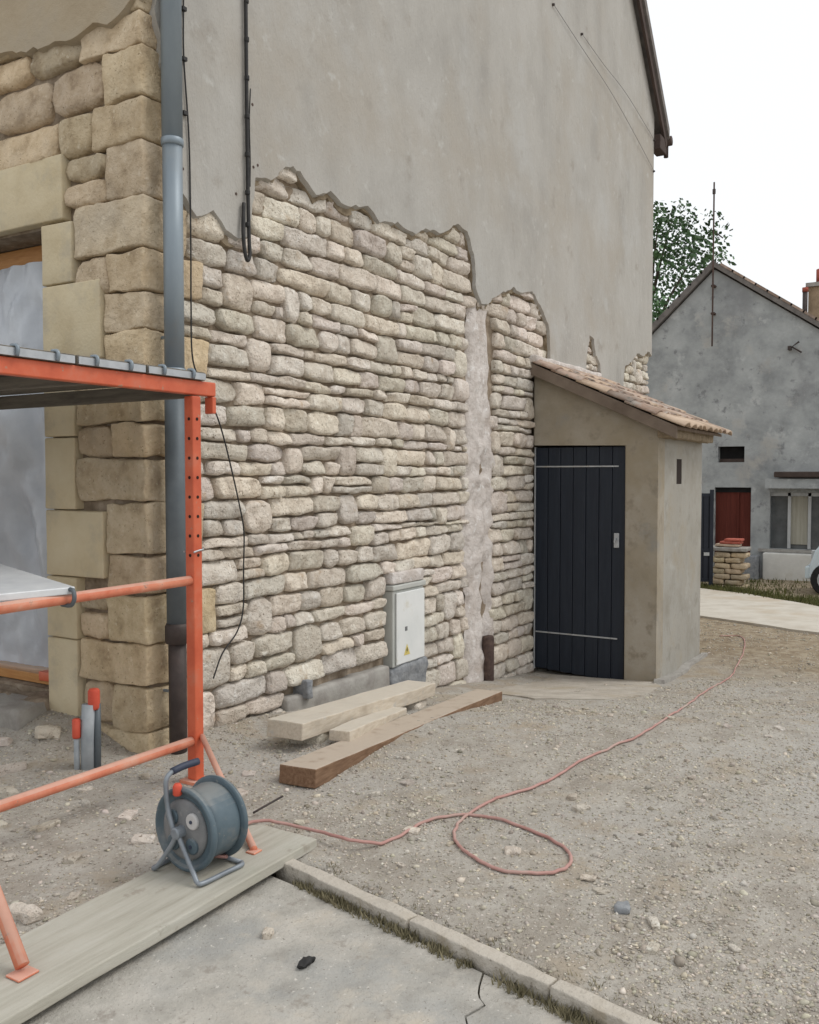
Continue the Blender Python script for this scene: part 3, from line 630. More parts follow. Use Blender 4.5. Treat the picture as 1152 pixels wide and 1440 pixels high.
# the door: upright planks, two thin strap lines, handle
do = thing('door', (SX+.06, -.43, -.40), None, None); do.parent = shed; do.location = WL[do]-WL[shed]
np_ = 7; y0, y1 = -.012, -.862
for i in range(np_):
    a = y0+(y1-y0)*i/np_; b = y0+(y1-y0)*(i+1)/np_; zb_ = -.43-.008*i
    MB().box(SX+.045+random.uniform(-.002, .002), SX+.075, b+.0025, a-.0025, zb_, 1.615).obj('plank', 'door', do, bevel=.004)
for z in (1.44, -.09):
    MB().box(SX+.034, SX+.042, -.80, -.02, z-.006, z+.006).obj('hinge_strap', 'galv' if z > 1 else 'galv', do)
MB().box(SX+.026, SX+.042, -.812, -.765, .72, .85).obj('lock_plate', 'galv', do, bevel=.004)
MB().tube(spline([(SX+.026, -.79, .80), (SX-.008, -.79, .795), (SX-.012, -.785, .785), (SX-.010, -.785, .76)], 4), .008, 8).obj('handle', 'galv', do, smooth=True)
MB().box(SX+.03, SX+.09, -.011, -.0055, -.44, 1.62).obj('door_stop', 'frame_grey', do)
# roof: boarding, verge board, tiles one by one
RS = math.atan2(2.36-1.735, 1.35); ca, sa = math.cos(RS), math.sin(RS)
def rp(y, up): return (y-sa*up*0, 2.36+y*math.tan(RS)+up)
sroof = fixn(MB().prism([rp(-.0, .0), rp(-1.33, .0), rp(-1.33, .025), rp(-.0, .025)], fn_x, 4.60, 6.32).obj('roof', 'verge', shed))
fixn(MB().prism([rp(-.0, -.075), rp(-1.34, -.075), rp(-1.34, .03), rp(-.0, .03)], fn_x, 4.565, 4.597).obj('verge_board', 'verge', sroof, bevel=.004))
V, F = block((5.44, -1.215, 1.735), (.80, 0, 0), (0, .058, 0), (0, 0, .055), r=.015, amp=.012, seg=.07, mx=18); add('soffit_mortar', V, F, 'undercoat', sroof, smooth=True)
for x in (4.9, 5.3, 5.7, 6.1):
    fixn(MB().prism([rp(-.02, -.09), rp(-1.13, -.09), rp(-1.13, -.003), rp(-.02, -.003)], fn_x, x-.03, x+.03).obj('rafter', 'roofdark', sroof))
TW, TL = .205, .30
tv, tf = [], []                                           # one curved clay tile, local: x across, y down slope, z up
ks = 7
for j, yy in enumerate((0, -TL)):
    for i in range(ks):
        u = i/(ks-1); zz = .030*math.sin(u*math.pi)**.8*(1+.12*j)
        tv += [((u-.5)*TW*1.03, yy, zz+.002), ((u-.5)*TW*1.03, yy, zz-.014)]
for i in range(ks-1):
    a = 2*i; b = 2*(i+1); c = a+2*ks; d = b+2*ks
    tf += [(a, c, d, b), (a+1, b+1, d+1, c+1), (c, c+1, d+1, d), (a, b, b+1, a+1)]
tf += [(0, 1, 1+2*ks, 2*ks), (2*ks-2, 4*ks-2, 4*ks-1, 2*ks-1)]
tme = [bpy.data.meshes.new('tile') for _ in range(2)]
for me, mm in zip(tme, ('tile', 'tile_end')):
    me.from_pydata(tv, [], tf); me.materials.append(M[mm]); me.polygons.foreach_set('use_smooth', [True]*len(me.polygons))
ncol = int((6.34-4.56)/TW)+1; rows = 6; exp = (1.40/ca-TL)/(rows-1)
for r_ in range(rows):
    for c_ in range(ncol):
        o = bpy.data.objects.new('tile', tme[1] if (r_ == 0 and random.random() < .6) or random.random() < .12 else tme[0]); COL.objects.link(o)
        ds = 1.40/ca-TL-r_*exp                            # distance of the tile's upper edge from the wall, down the slope
        y_ = -ds*ca+random.uniform(-.012, .012); p = Vector((4.56+TW*(c_+.5)+random.uniform(-.006, .006), y_, 2.36+y_*math.tan(RS)+.052+.014*0))
        o.parent = sroof; o.location = p-WL[sroof]; o.rotation_euler = (RS-.045, random.uniform(-.02, .02), random.uniform(-.03, .03))
V, F = block((5.45, -.03, 2.42), (.9, 0, 0), (0, .05, .0), (0, 0, .035), r=.02, amp=.012, seg=.08, mx=16); add('ridge_mortar', V, F, 'chase', sroof, smooth=True)

# ------------------------------------------------------------------ fittings on the gable
dp = thing('downpipe', (.085, -.11, -.1), 'grey zinc downpipe with a dark iron foot at the house corner', 'downpipe')
px_, py_ = .085, -.115
MB().tube([(px_, py_, z) for z in (2.92, 4.4, 5.75)], .049, 20).obj('pipe_section', 'zinc', dp, smooth=True)
MB().tube([(px_, py_, z) for z in (1.80, 2.4, 2.93)], .047, 20).obj('pipe_section', 'zinc', dp, smooth=True)
MB().tube([(px_, py_, z) for z in (.60, 1.2, 1.86)], .049, 20).obj('pipe_section', 'zinc_dark', dp, smooth=True)
MB().tube([(px_, py_, z) for z in (-.15, .3, .56)], .043, 20).obj('iron_foot', 'iron', dp, smooth=True)
MB().lathe((px_, py_, .54), (0, 0, 1), [(.048, 0), (.058, .006), (.058, .085), (.052, .10)], 20).obj('iron_collar', 'iron', dp, smooth=True)
for z, r_ in ((2.915, .053), (1.83, .054), (4.4, .053)):
    MB().lathe((px_, py_, z), (0, 0, 1), [(.047, 0), (r_, .004), (r_, .034), (.047, .038)], 20).obj('pipe_collar', 'zinc', dp, smooth=True)
for z in (.30, 2.02, 3.5):
    MB().tube([(px_, py_+.04, z), (px_, .03, z)], .008, 6).obj('wall_bracket', 'zinc', dp)
wires = [('cable_black', .0042, [(.225, -.065, 5.7), (.222, -.062, 4.2), (.221, -.062, 3.7), (.219, -.062, 3.4), (.25, -.062, 3.0), (.262, -.055, 2.5), (.265, -.05, 2.2), (.275, -.05, 1.93), (.37, -.045, 1.78), (.45, -.055, 1.64), (.53, -.05, 1.45), (.61, -.05, 1.2), (.645, -.05, 1.05), (.64, -.05, .85), (.635, -.05, .64), (.58, -.055, .52), (.47, -.05, .42), (.40, -.05, .30)],
          'loose_wire', 'thin black wire hanging loose beside the downpipe', 'wire'),
         ('cable_black', .0105, [(.665, -.075, 5.7), (.667, -.07, 4.3), (.668, -.07, 3.6), (.672, -.07, 3.0), (.675, -.075, 2.62), (.675, -.08, 2.54), (.655, -.08, 2.50), (.632, -.08, 2.55), (.628, -.075, 2.66), (.64, -.07, 2.80)],
          'thick_cable', 'thick black cable bundle running down the render and looped at its end', 'cable'),
         ('cable_grey', .0028, [(4.95, -.075, 5.75), (5.7, -.09, 5.36), (6.5, -.09, 5.12), (7.2, -.09, 5.02), (7.8, -.08, 5.06), (8.26, -.07, 5.12)], 'wall_wire', 'thin grey wire slung low across the render to the eaves corner', 'wire'),
         ('cable_grey', .0026, [(4.97, -.075, 5.79), (5.7, -.09, 5.47), (6.4, -.09, 5.32), (7.1, -.09, 5.30), (7.7, -.08, 5.42), (8.26, -.07, 5.60)], 'wall_wire', 'thin grey wire slung above the other across the render', 'wire')]
wires[2] = wires[2][:2]+([(4.95, -.065, 5.72), (5.6, -.075, 5.62), (6.5, -.08, 5.50), (7.3, -.08, 5.34), (8.26, -.065, 5.14)],)+wires[2][3:]
wires[3] = wires[3][:2]+([(5.7, -.065, 5.76), (6.3, -.075, 5.70), (7.1, -.08, 5.66), (8.26, -.065, 5.52)],)+wires[3][3:]
for m_, r_, pts, nm, lb, ct in wires:
    t = thing(nm, pts[-1], lb, ct)
    MB().tube(spline(pts, 7), r_, 7).obj('strand', m_, t, smooth=True)
    if nm == 'thick_cable':
        MB().tube(spline([(.705, -.065, 3.42), (.70, -.06, 3.25), (.705, -.06, 3.05), (.69, -.07, 2.9)], 5), .004, 6).obj('side_strand', m_, t, smooth=True)
        for z in (3.85, 3.65, 3.45, 3.25, 3.05, 2.85, 2.68): MB().lathe((.669, -.072, z), (0, 0, 1), [(.0125, 0), (.014, .004), (.014, .02), (.0125, .024)], 10).obj('clip', 'cable_black', t)
    elif nm == 'loose_wire':
        for z in (3.62, 3.38, 3.12): MB().box(.208, .234, -.072, -.05, z, z+.018).obj('clip', 'cable_black', t)
    else:
        for p in (pts[0], pts[-1]): MB().lathe((p[0], -.03, p[2]), (0, -1, 0), [(.012, 0), (.014, .03), (.010, .045)], 8).obj('anchor', 'iron', t)
# meter box
mb = thing('meter_box', (2.375, -.03, .03), 'white electric meter box with a yellow sticker set into the stone gable', 'meter box')
MB().box(2.165, 2.585, -.045, .05, .03, .56).obj('casing', 'box_frame', mb, bevel=.006)
MB().box(2.195, 2.575, -.062, -.047, .045, .545).obj('door', 'box_white', mb, bevel=.005)
MB().box(2.15, 2.60, -.06, .05, .563, .600).obj('hood', 'box_frame', mb, bevel=.008)
V, F = block((2.38, .0, .645), (.215, 0, 0), (0, .05, 0), (0, 0, .042), r=.012, amp=.006, seg=.08); add('mortar_lintel', V, F, 'chase', mb, smooth=True)
st = MB().prism([(2.285, .10), (2.365, .10), (2.325, .175)], lambda a, b, d: (a, d, b), -.0645, -.0625).obj('warning_sticker', 'yellow', mb)
MB().prism([(2.322, .150), (2.312, .130), (2.322, .130), (2.316, .112), (2.334, .136), (2.324, .136), (2.332, .150)], lambda a, b, d: (a, d, b), -.0662, -.0650).obj('lightning_mark', 'black', st)
MB().box(2.30, 2.33, -.0645, -.0625, .27, .30).obj('lock', 'reel_grey', mb)

# ------------------------------------------------------------------ polythene in the window
V = []; ny_, nz_ = 60, 70
for i in range(ny_+1):
    for j in range(nz_+1):
        y = OY0+.01+(OY1-OY0-.02)*i/ny_; z = OZ0+.015+(OZ1-OZ0-.125)*j/nz_; e = min(1, min(i, ny_-i)/5)
        x = .150+e*(.055*nz(y*3.2+z*.8, z*.9, 2)+.050*nz(y*6-z*2.3, z*2.0, 5)+.040*abs(nz(y*8+z*3, z*4, 8))+.010*nz(y*22, z*19, 3)); V.append((x, y, z))
F = [(i*(nz_+1)+j, i*(nz_+1)+j+1, (i+1)*(nz_+1)+j+1, (i+1)*(nz_+1)+j) for i in range(ny_) for j in range(nz_)]
ps = add('plastic_sheet', V, F, 'plastic', smooth=True, label='crumpled grey polythene sheet hung across the window opening', cat='plastic sheet')
V, F = block((.09, .79, .275), (.05, 0, 0), (0, .085, 0), (0, 0, .025), r=.006, amp=.004, seg=.05); add('wood_offcut', V, F, 'orange', smooth=True, label='bright orange offcut lying on the window sill', cat='offcut')

# ------------------------------------------------------------------ scaffold
SY = -.47
sc = thing('scaffold', (-.8, .6, 0), 'orange tube scaffold with a boarded deck before the front wall', 'scaffold')
def post(x, y, holes=True):
    p = MB().box(x-.026, x+.026, y-.026, y+.026, gz(x, y)+.01, 1.70).obj('post', 'orange', sc, bevel=.006)
    if holes:
        for k in range(12):
            z = 1.60-.085*k
            if z > .98: MB().lathe((x-.0262, y-.004, z), (-1, 0, 0), [(.0075, 0), (.0075, .0012)], 10).obj('pin_hole', 'hole', p); MB().lathe((x, y-.0262, z), (0, -1, 0), [(.0075, 0), (.0075, .0012)], 10).obj('pin_hole', 'hole', p)
    MB().box(x-.05, x+.05, y-.05, y+.05, gz(x, y)-.004, gz(x, y)+.010).obj('base_plate', 'orange_dusty', p)
for yy in (SY, 2.05):
    for xx in (-.16, -1.46): post(xx, yy, yy == SY)
    MB().box(-1.56, -.035, yy-.022, yy+.022, 1.706, 1.768).obj('top_beam', 'orange', sc, bevel=.005)
    if yy == SY:
        MB().box(-.06, -.036, yy-.024, yy+.024, 1.63, 1.704).obj('beam_hook', 'orange', sc, bevel=.004)
    MB().tube([(-1.44, yy, .885), (-.18, yy, .895)], .0215, 14).obj('cross_bar', 'orange_dusty', sc, smooth=True)
    MB().tube([(-1.44, yy, .19), (-.18, yy, .183)], .021, 14).obj('cross_bar', 'orange_dusty', sc, smooth=True)
# deck boards with steel end caps and blue-grey hooks
for i in range(4):
    x1 = -.11-i*.345; x0 = x1-.335
    d = MB().box(x0, x1, SY-.03, 2.09, 1.770, 1.806).obj('deck_board', 'deck', sc, bevel=.003)
    MB().box(x0+.004, x1-.004, SY-.037, SY-.0315, 1.772, 1.800).obj('board_end_cap', 'galv', d)
    for fx in (.25, .75):
        xx = x0+(x1-x0)*fx; MB().tube(spline([(xx, SY-.01, 1.810), (xx, SY-.040, 1.808), (xx, SY-.046, 1.790), (xx, SY-.040, 1.772)], 3), .007, 8).obj('hook', 'zinc', d, smooth=True)
MB().box(-.105, -.085, SY+.03, 2.02, 1.70, 1.768).obj('side_rail', 'deck', sc, bevel=.003)
MB().box(-.70, -.66, SY+.03, 2.02, 1.71, 1.768).obj('side_rail', 'deck', sc, bevel=.003)
MB().tube(spline([(-.19, SY-.03, 1.02), (-.165, SY-.03, 1.025), (-.13, SY-.028, 1.03), (-.13, SY+.03, 1.03), (-.19, SY+.03, 1.02)], 4), .004, 6).obj('wire_tie', 'galv', sc)
# outrigger legs resting on the long board
for a, b in (((-.15, SY-.03, .20), (-.690, -1.262, .052)), ((-1.45, SY-.03, .76), (-1.60, -1.255, .065))):
    rr_ = .013 if a[0] > -1 else .0185; lg = MB().tube([a, b], rr_, 12).obj('outrigger_leg', 'orange_dusty', sc, smooth=True)
    MB().box(b[0]-rr_*1.7, b[0]+rr_*1.7, b[1]-rr_*1.5, b[1]+rr_*1.5, .041, .048).obj('foot_plate', 'orange_dusty', lg, bevel=.003)
lp = thing('aluminium_platform', (-1.1, .5, .91), 'pale aluminium platform laid on the middle bar of the scaffold', 'platform')
dv = Vector((.185, 1., .0)).normalized(); sv = Vector((dv.y, -dv.x, 0)); o0 = Vector((-.815, SY-.035, .922))
c_ = o0+dv*.95-sv*.25; zz = Vector((0, 0, 1)); dvt = (dv+Vector((0, 0, .075))).normalized()
MB().obox(c_+Vector((0, 0, .071)), dvt*.95, sv*.25, zz*.014).obj('platform_plate', 'alu', lp, bevel=.004)
for k in (.02, .40):
    p = o0-sv*k; MB().tube(spline([p+Vector((0, .03, .0)), p+Vector((0, -.012, .004)), p+Vector((0, -.02, -.03)), p+Vector((0, .0, -.055)), p+Vector((0, .05, -.055))], 3), .0085, 8).obj('claw', 'zinc_dark', lp, smooth=True)

# ------------------------------------------------------------------ long board, reel, cable
bd = Vector((1., .012, 0)).normalized(); bn = Vector((-bd.y, bd.x, 0))
V, F = block(Vector((-.475, -1.215, .022))-bd*1.1, bd*1.1, bn*.160, (0, 0, .018), r=.004, amp=.002, seg=.10, fr=4, mx=24, warp=.004)
add('scaffold_board', V, F, 'board', smooth=False, label='long weathered grey board lying under the cable reel', cat='board')
ra = (rt*-.55+Vector((math.cos(YAW), math.sin(YAW), 0))*-.835).normalized(); rb = Vector((-ra.y, ra.x, 0))
if rb.dot(rt) < 0: rb = -rb
ZV = Vector((0, 0, 1)); RR = .139
rc = Vector((-.95, -1.186, .052+RR))-ra*.075           # middle of the drum; its front disc centre sits .075 nearer
reel = thing('cable_reel', (rc.x, rc.y, .042), 'blue grey cable reel on a tubular stand on the long board', 'cable reel')
def rl(a, b, z): return rc+ra*a+rb*b+ZV*z
MB().lathe(rc-ra*.075, ra, [(.118, 0), (.122, .02), (.118, .06), (.121, .09), (.117, .135)], 36).obj('drum', 'reel_plastic', reel, smooth=True)
MB().lathe(rc-ra*.092, ra, [(.05, 0), (.125, .0), (RR-.004, .004), (RR, .010), (RR, .018), (RR-.008, .022)], 44).obj('rear_flange', 'reel_plastic', reel, smooth=True)
MB().lathe(rc+ra*.052, ra, [(.115, 0), (RR-.006, 0), (RR, .005), (RR, .018), (RR-.006, .024), (RR-.014, .022), (RR-.020, .012), (.10, .010)], 44).obj('front_flange', 'reel_plastic', reel, smooth=True)
sp = MB().lathe(rc+ra*.058, ra, [(.101, 0), (.099, .012), (.086, .018), (.03, .022)], 36).obj('socket_plate', 'reel_grey', reel, smooth=True)
for k, (u_, v_) in enumerate(((.048, .040), (-.045, .038), (-.04, -.045), (.045, -.042))):
    s_ = MB().lathe(rl(.074, u_, v_), ra, [(.027, 0), (.027, .009), (.023, .012)], 18).obj('socket_cover', 'reel_pale' if k == 0 else 'reel_plastic', sp, bevel=.002)
    MB().lathe(rl(.0862, u_, v_), ra, [(.006, 0), (.006, .003)], 8).obj('cover_pin', 'reel_dark', s_)
MB().lathe(rc+ra*.075, ra, [(.020, 0), (.020, .036), (.015, .040)], 14).obj('hub', 'steel_tube', reel)
FZ = .042+.009-rc.z
MB().tube(spline([rl(.100, -.012, -.01), rl(.100, -.040, .06), rl(.100, -.052, .135), rl(.096, -.052, .168), rl(.075, -.050, .185), rl(.03, -.045, .190)], 5), .0085, 9).obj('handle_tube', 'steel_tube', reel, smooth=True)
MB().tube(spline([rl(.075, -.050, .186), rl(.03, -.045, .193), rl(-.03, -.040, .194)], 5), .0125, 10).obj('handle_grip', 'reel_dark', reel, smooth=True)
for sg in (1, -1):
    MB().tube(spline([rl(.100, 0, .0), rl(.100, .03*sg, -.05), rl(.104, .075*sg, FZ+.03), rl(.108, .098*sg, FZ+.004), rl(.096, .112*sg, FZ), rl(.0, .116*sg, FZ), rl(-.07, .118*sg, FZ), rl(-.085, .105*sg, FZ)], 5), .0082, 9).obj('stand_leg', 'steel_tube', reel, smooth=True)
MB().tube([rl(-.086, .108, FZ), rl(-.086, -.108, FZ)], .008, 9).obj('stand_bar', 'steel_tube', reel, smooth=True)
MB().tube([rl(-.086, 0.0, FZ), rl(-.100, 0, -.06), rl(-.100, 0, .0), rl(-.08, 0, 0)], .008, 9).obj('stand_bar', 'steel_tube', reel, smooth=True)
MB().lathe(rl(.078, -.022, .122), Vector((0, 0, 1)), [(.011, -.010), (.015, -.006), (.015, .022), (.010, .03)], 12).obj('orange_plug', 'red_plastic', reel, smooth=True)
cp = [(-.86, -1.16), (-.74, -1.12), (-.56, -1.08), (-.46, -1.13), (-.42, -1.33), (-.42, -1.50), (-.25, -1.58), (-.06, -1.59), (.09, -1.70), (.09, -1.90), (.0, -2.12), (-.12, -2.21), (-.24, -2.19), (-.32, -2.05), (-.26, -1.88), (-.14, -1.76), (.03, -1.70), (.3, -1.71), (.57, -1.81), (.99, -1.85), (1.32, -1.91), (1.71, -1.97), (2.79, -1.88), (4.24, -1.72), (6.0, -1.58), (7.4, -1.38), (8.0, -1.20), (7.9, -1.0)]
pts = []
for i, p in enumerate(spline([(x, y, 0) for x, y in cp], 14)):
    on = p.x < -.455
    z = .050 if on else max(gz(p.x, p.y)+.008, zslope(p.x, p.y)+.050-(p.x+.455)*.35 if p.x < -.30 else -9)
    pts.append(Vector((p.x+.006*nz(i*.3, 2), p.y+.006*nz(i*.3, 7), z)))
pts = [rl(-.035, .03, -.118), rl(-.06, .06, -.122)]+[p for p in pts if p.x > -.72]
MB().tube(pts, .0062, 7).obj('power_cable', 'red_cable', smooth=True, label='faded red cable looping over the gravel from the reel', cat='cable')

# ------------------------------------------------------------------ timber beside the wall
def beam(name, p0, p1, wd, th, m, label, seed, roll=0., amp=.004):
    p0, p1 = Vector(p0), Vector(p1); d = p1-p0; n_ = Vector((-d.y, d.x, 0)).normalized(); u_ = d.cross(n_).normalized()
    if u_.z < 0: u_ = -u_
    n2 = n_*math.cos(roll)+u_*math.sin(roll); u2 = u_*math.cos(roll)-n_*math.sin(roll)
    V, F = block((p0+p1)/2, d/2, n2*wd/2, u2*th/2, r=.006, amp=amp, seg=.09, seed=seed, fr=5, mx=16)
    return add(name, V, F, m, label=label, cat='timber', group='timber beams lying by the gable')
beam('timber_beam', (.015, -.90, .043), (2.52, -.61, -.165), .185, .085, 'wood_brown', 'brown sided timber beam lying outermost on the gravel', 1., 0.)
beam('timber_beam', (.37, -.54, .108), (2.0, -.37, -.035), .205, .085, 'wood_pale', 'wide pale timber beam propped across blocks next to the wall', 2.)
beam('timber_offcut', (.56, -.735, .062), (1.40, -.56, -.03), .115, .055, 'wood_pale', 'short pale timber offcut between the two long beams', 3.)
for (x, y, z, l, nm) in ((.62, -.50, .005, .10, 'front'), (1.80, -.39, -.13, .09, 'rear')):
    V, F = block((x, y, z), (.10, .03, 0), (-.03, .09, 0), (0, 0, .062), r=.02, amp=.014, seg=.06, seed=x); add('bearer_stone', V, F, 'stone', smooth=True, tint=tn(), label='rough stone propping the %s end of the wide pale beam' % nm, cat='stone')
V, F = block((-.05, -.90, gz(-.05, -.9)+.004), (.02, .09, 0), (-.03, .0, 0), (0, 0, .012), r=.01, amp=.006)
V, F = block((2.36, -.60, -.235), (.06, .0, 0), (0, .08, 0), (0, 0, .035), r=.015, amp=.012); add('bearer_stone', V, F, 'stone', smooth=True, tint=tn(), label='flat stone under the thin end of the brown beam', cat='stone')
MB().tube([(-.36, -.975, .018), (-.28, -.98, .026), (-.19, -.985, .034)], .0045, 7).obj('iron_rod', 'iron', smooth=True, label='short dark rod lying on the dirt behind the cable reel', cat='rod')
# conduit stubs by the corner
ck = thing('conduit_stub', (-.29, .08, 0), 'grey conduit stub with red caps rising from the dirt by the corner', 'conduit')
MB().tube([(-.30, .075, -.05), (-.298, .075, .15), (-.293, .07, .30)], .030, 14).obj('conduit_pipe', 'conduit', ck, smooth=True)
MB().tube([(-.265, .05, -.05), (-.262, .05, .15), (-.262, .05, .30)], .017, 12).obj('conduit_pipe', 'zinc_dark', ck, smooth=True)
MB().lathe((-.272, .058, .275), (0, 0, 1), [(.024, 0), (.027, .01), (.027, .085), (.020, .095)], 14).obj('red_cap', 'red_plastic', ck, smooth=True)
MB().lathe((-.338, .10, .15), (0, 0, 1), [(.017, 0), (.019, .008), (.019, .085), (.014, .09)], 12).obj('red_cap', 'red_plastic', ck, smooth=True)
MB().tube([(-.338, .10, -.05), (-.338, .10, .16)], .013, 10).obj('conduit_pipe', 'conduit', ck, smooth=True)
V, F = block((-.14, .95, .11), (.13, .02, 0), (-.03, .27, 0), (0, 0, .07), r=.02, amp=.015, seg=.06, mx=12); add('step_block', V, F, 'cement', smooth=True, label='old grey stone step block below the window', cat='stone block')
# ------------------------------------------------------------------ loose stones and gravel
def loose(p, sz, seed, m='stone'):
    a = random.uniform(0, 6.28); ax = Vector((math.cos(a), math.sin(a), 0)); ay = Vector((-ax.y, ax.x, random.uniform(-.2, .2)))
    sx, sy, szz = sz*random.uniform(.7, 1.2), sz*random.uniform(.45, .8), sz*random.uniform(.2, .42)
    return block((p[0], p[1], gz(*p)+szz*.45), ax*sx, ay*sy, (0, 0, szz), r=szz*.7, amp=sz*.22, seg=sz*.7, seed=seed, fr=1.1/sz, mx=5)
def near_label(p, s_, marks, what):
    m_ = min(marks, key=lambda q: (p[0]-q[0])**2+(p[1]-q[1])**2)
    return ('%s %s lying %s' % ('large' if s_ > .042 else ('small' if s_ < .032 else 'middling'), what, m_[2]))
MK1 = [(-1.3, -.85, 'on the dirt beside the long board'), (-.9, -.4, 'on the dirt under the lower scaffold bar'), (-.3, .5, 'on the dirt below the window step block'), (-.4, -.1, 'on the dirt by the conduit stub'), (-.2, -.75, 'on the dirt beside the brown beam end'), (-.55, -.75, 'on the dirt behind the cable reel'), (-.85, .3, 'on the dirt under the scaffold deck')]
MK2 = [(-.1, -2.0, 'inside the red cable loop'), (-.5, -2.4, 'on the gravel beside the kerb'), (1., -1.4, 'on the gravel between the brown beam and the cable'), (2., -1.3, 'on the gravel short of the shed apron'), (.2, -1.35, 'on the gravel between the beam end and the cable'), (.8, -2.4, 'on the open gravel beyond the cable loop'), (-.2, -2.7, 'on the open gravel past the kerb')]
rs = random.Random(5)
big = [((-1.35, -.62), .05), ((-1.12, -.50), .035), ((-.85, -.35), .045), ((-1.0, -.70), .03), ((-.62, -.55), .04), ((-1.35, -.92), .05), ((-1.18, -.93), .03), ((-.75, -.78), .035), ((-.45, -.60), .03), ((-.95, -.15), .05), ((-.7, .1), .06), ((-.5, .35), .07), ((-.85, .4), .05), ((-.25, -.25), .04), ((-.5, -.15), .035), ((-1.5, -.75), .04), ((-.6, -.28), .03), ((-.22, .45), .08), ((-.35, .65), .06), ((-.18, -.75), .04), ((.02, -.62), .03), ((-.38, -.82), .035)]
for (p, s_) in big:
    V, F = loose(p, s_, p[0]*9); add('stone_chip', V, F, 'stone', smooth=False, tint=tn()*.84, label=near_label(p, s_, MK1, 'pale stone chip'), cat='stone', group='stone chips under the scaffold')
for k in range(34):
    p = (rs.uniform(-.45, 2.2), rs.uniform(-2.9, -1.15)); s_ = rs.uniform(.014, .038)
    if k < 3: p = ((-.55, -2.62), (-.40, -2.58), (-.15, -2.0))[k]; s_ = .03
    V, F = loose(p, s_, k*3.1); add('gravel_stone', V, F, 'stone', smooth=False, tint=tn()*.84, label=near_label(p, s_*1.5, MK2, 'pale stone'), cat='stone', group='loose stones on the gravel')
V, F = block((-1.09, -1.795, -.014), (.022, .006, 0), (-.006, .013, 0), (0, 0, .007), r=.005, amp=.011, seg=.010, fr=45); add('rubber_scrap', V, F, 'dark_scrap', smooth=True, label='small black scrap lying on the concrete slab', cat='scrap')
V, F = block((-1.02, -1.60, -.014), (.018, .006, 0), (-.006, .015, 0), (0, 0, .012), r=.008, amp=.006, seg=.015, fr=40); add('slab_pebble', V, F, 'stone', smooth=True, tint=tn(), label='single pale pebble on the concrete slab beside the board', cat='stone')
V, F = block((-.36, -2.47, gz(-.36, -2.47)+.008), (.03, .01, 0), (-.008, .022, 0), (0, 0, .012), r=.01, amp=.006, seg=.02, fr=30); add('slate_shard', V, F, 'bluegrey_cement', smooth=True, label='blue grey slate shard half sunk in the gravel', cat='stone')

ico = bmesh.new(); bmesh.ops.create_icosphere(ico, subdivisions=1, radius=1); IV = np.array([v.co[:] for v in ico.verts]); IF = np.array([[v.index for v in f.verts] for f in ico.faces]); ico.free()
rng = np.random.default_rng(3)
def pebbles(name, pts, sizes, label, flat=(.35, .7)):
    n = len(pts); V = np.empty((n, 12, 3))
    s = sizes[:, None]
    sc3 = np.c_[rng.uniform(.7, 1.3, n), rng.uniform(.5, 1., n), rng.uniform(*flat, n)]*s
    v = IV[None]*(1+rng.uniform(-.28, .28, (n, 12, 1)))*sc3[:, None, :]
    a = rng.uniform(0, 6.28, n); t = rng.uniform(-.4, .4, n)
    ca_, sa_ = np.cos(a)[:, None], np.sin(a)[:, None]; ct_, st_ = np.cos(t)[:, None], np.sin(t)[:, None]
    x, y, z = v[..., 0], v[..., 1], v[..., 2]
    y, z = y*ct_-z*st_, y*st_+z*ct_
    V[..., 0] = x*ca_-y*sa_+pts[:, 0:1]; V[..., 1] = x*sa_+y*ca_+pts[:, 1:2]; V[..., 2] = z+pts[:, 2:3]
    Fx = (IF[None]+12*np.arange(n)[:, None, None]).reshape(-1, 3)
    me = bpy.data.meshes.new(name); me.vertices.add(n*12); me.vertices.foreach_set('co', V.reshape(-1).astype(np.float32))
    me.loops.add(len(Fx)*3); me.loops.foreach_set('vertex_index', Fx.reshape(-1).astype(np.int32))
    me.polygons.add(len(Fx)); me.polygons.foreach_set('loop_start', np.arange(0, len(Fx)*3, 3, dtype=np.int32)); me.update(calc_edges=True); me.validate()
    k = rng.normal(1., .2, (n, 1)).clip(.5, 1.5); hue = np.c_[np.ones(n)+rng.uniform(-.02, .08, n), np.ones(n), np.ones(n)-rng.uniform(-.02, .14, n)]
    set_tint(me, np.repeat(k*hue, 12, axis=0)); me.materials.append(M['pebble'])
    o = bpy.data.objects.new(name, me); COL.objects.link(o); setp(o, label, 'gravel', kind='stuff')
P, S = [], []
def ok(x, y):
    if y < -1.36 and x < kerb_x(y)+.04: return False
    if -2.7 < x < -.47 and -1.40 < y < -1.03: return False
    if y > -.02 and x > -.02: return False
    if x > 4.5 and y > -1.36: return x > 6.4
    return True
pr = random.Random(11)
while len(P) < 52000:
    D = pr.uniform(1.9, 12.); u = pr.uniform(-.55, .55)
    if pr.random() > (2.6/D)**.7: continue
    p = Vector((CAM.x, CAM.y, 0))+D*(Vector((math.cos(YAW), math.sin(YAW), 0))+rt*u)
    x, y = p.x, p.y
    if not ok(x, y): continue
    dens = .38+.62*sstep(-.15, .3, nz(x*1.1, y*1.1, 5)+.35*nz(x*3, y*3, 8))
    if 2.7 < x < 4.7 and y > -1.35: dens *= .08
    if x < -.3 and y > -1.05: dens *= .55
    if pr.random() > dens: continue
    s_ = .0028+.0055*pr.random()**3+(.013*pr.random()**4 if pr.random() < .07 else 0)
    s_ *= 1+.06*max(0, D-3)
    P.append((x, y, gz(x, y)+s_*.12)); S.append(s_)
pebbles('gravel', np.array(P), np.array(S), 'fine grey gravel and stone dust strewn over the yard')
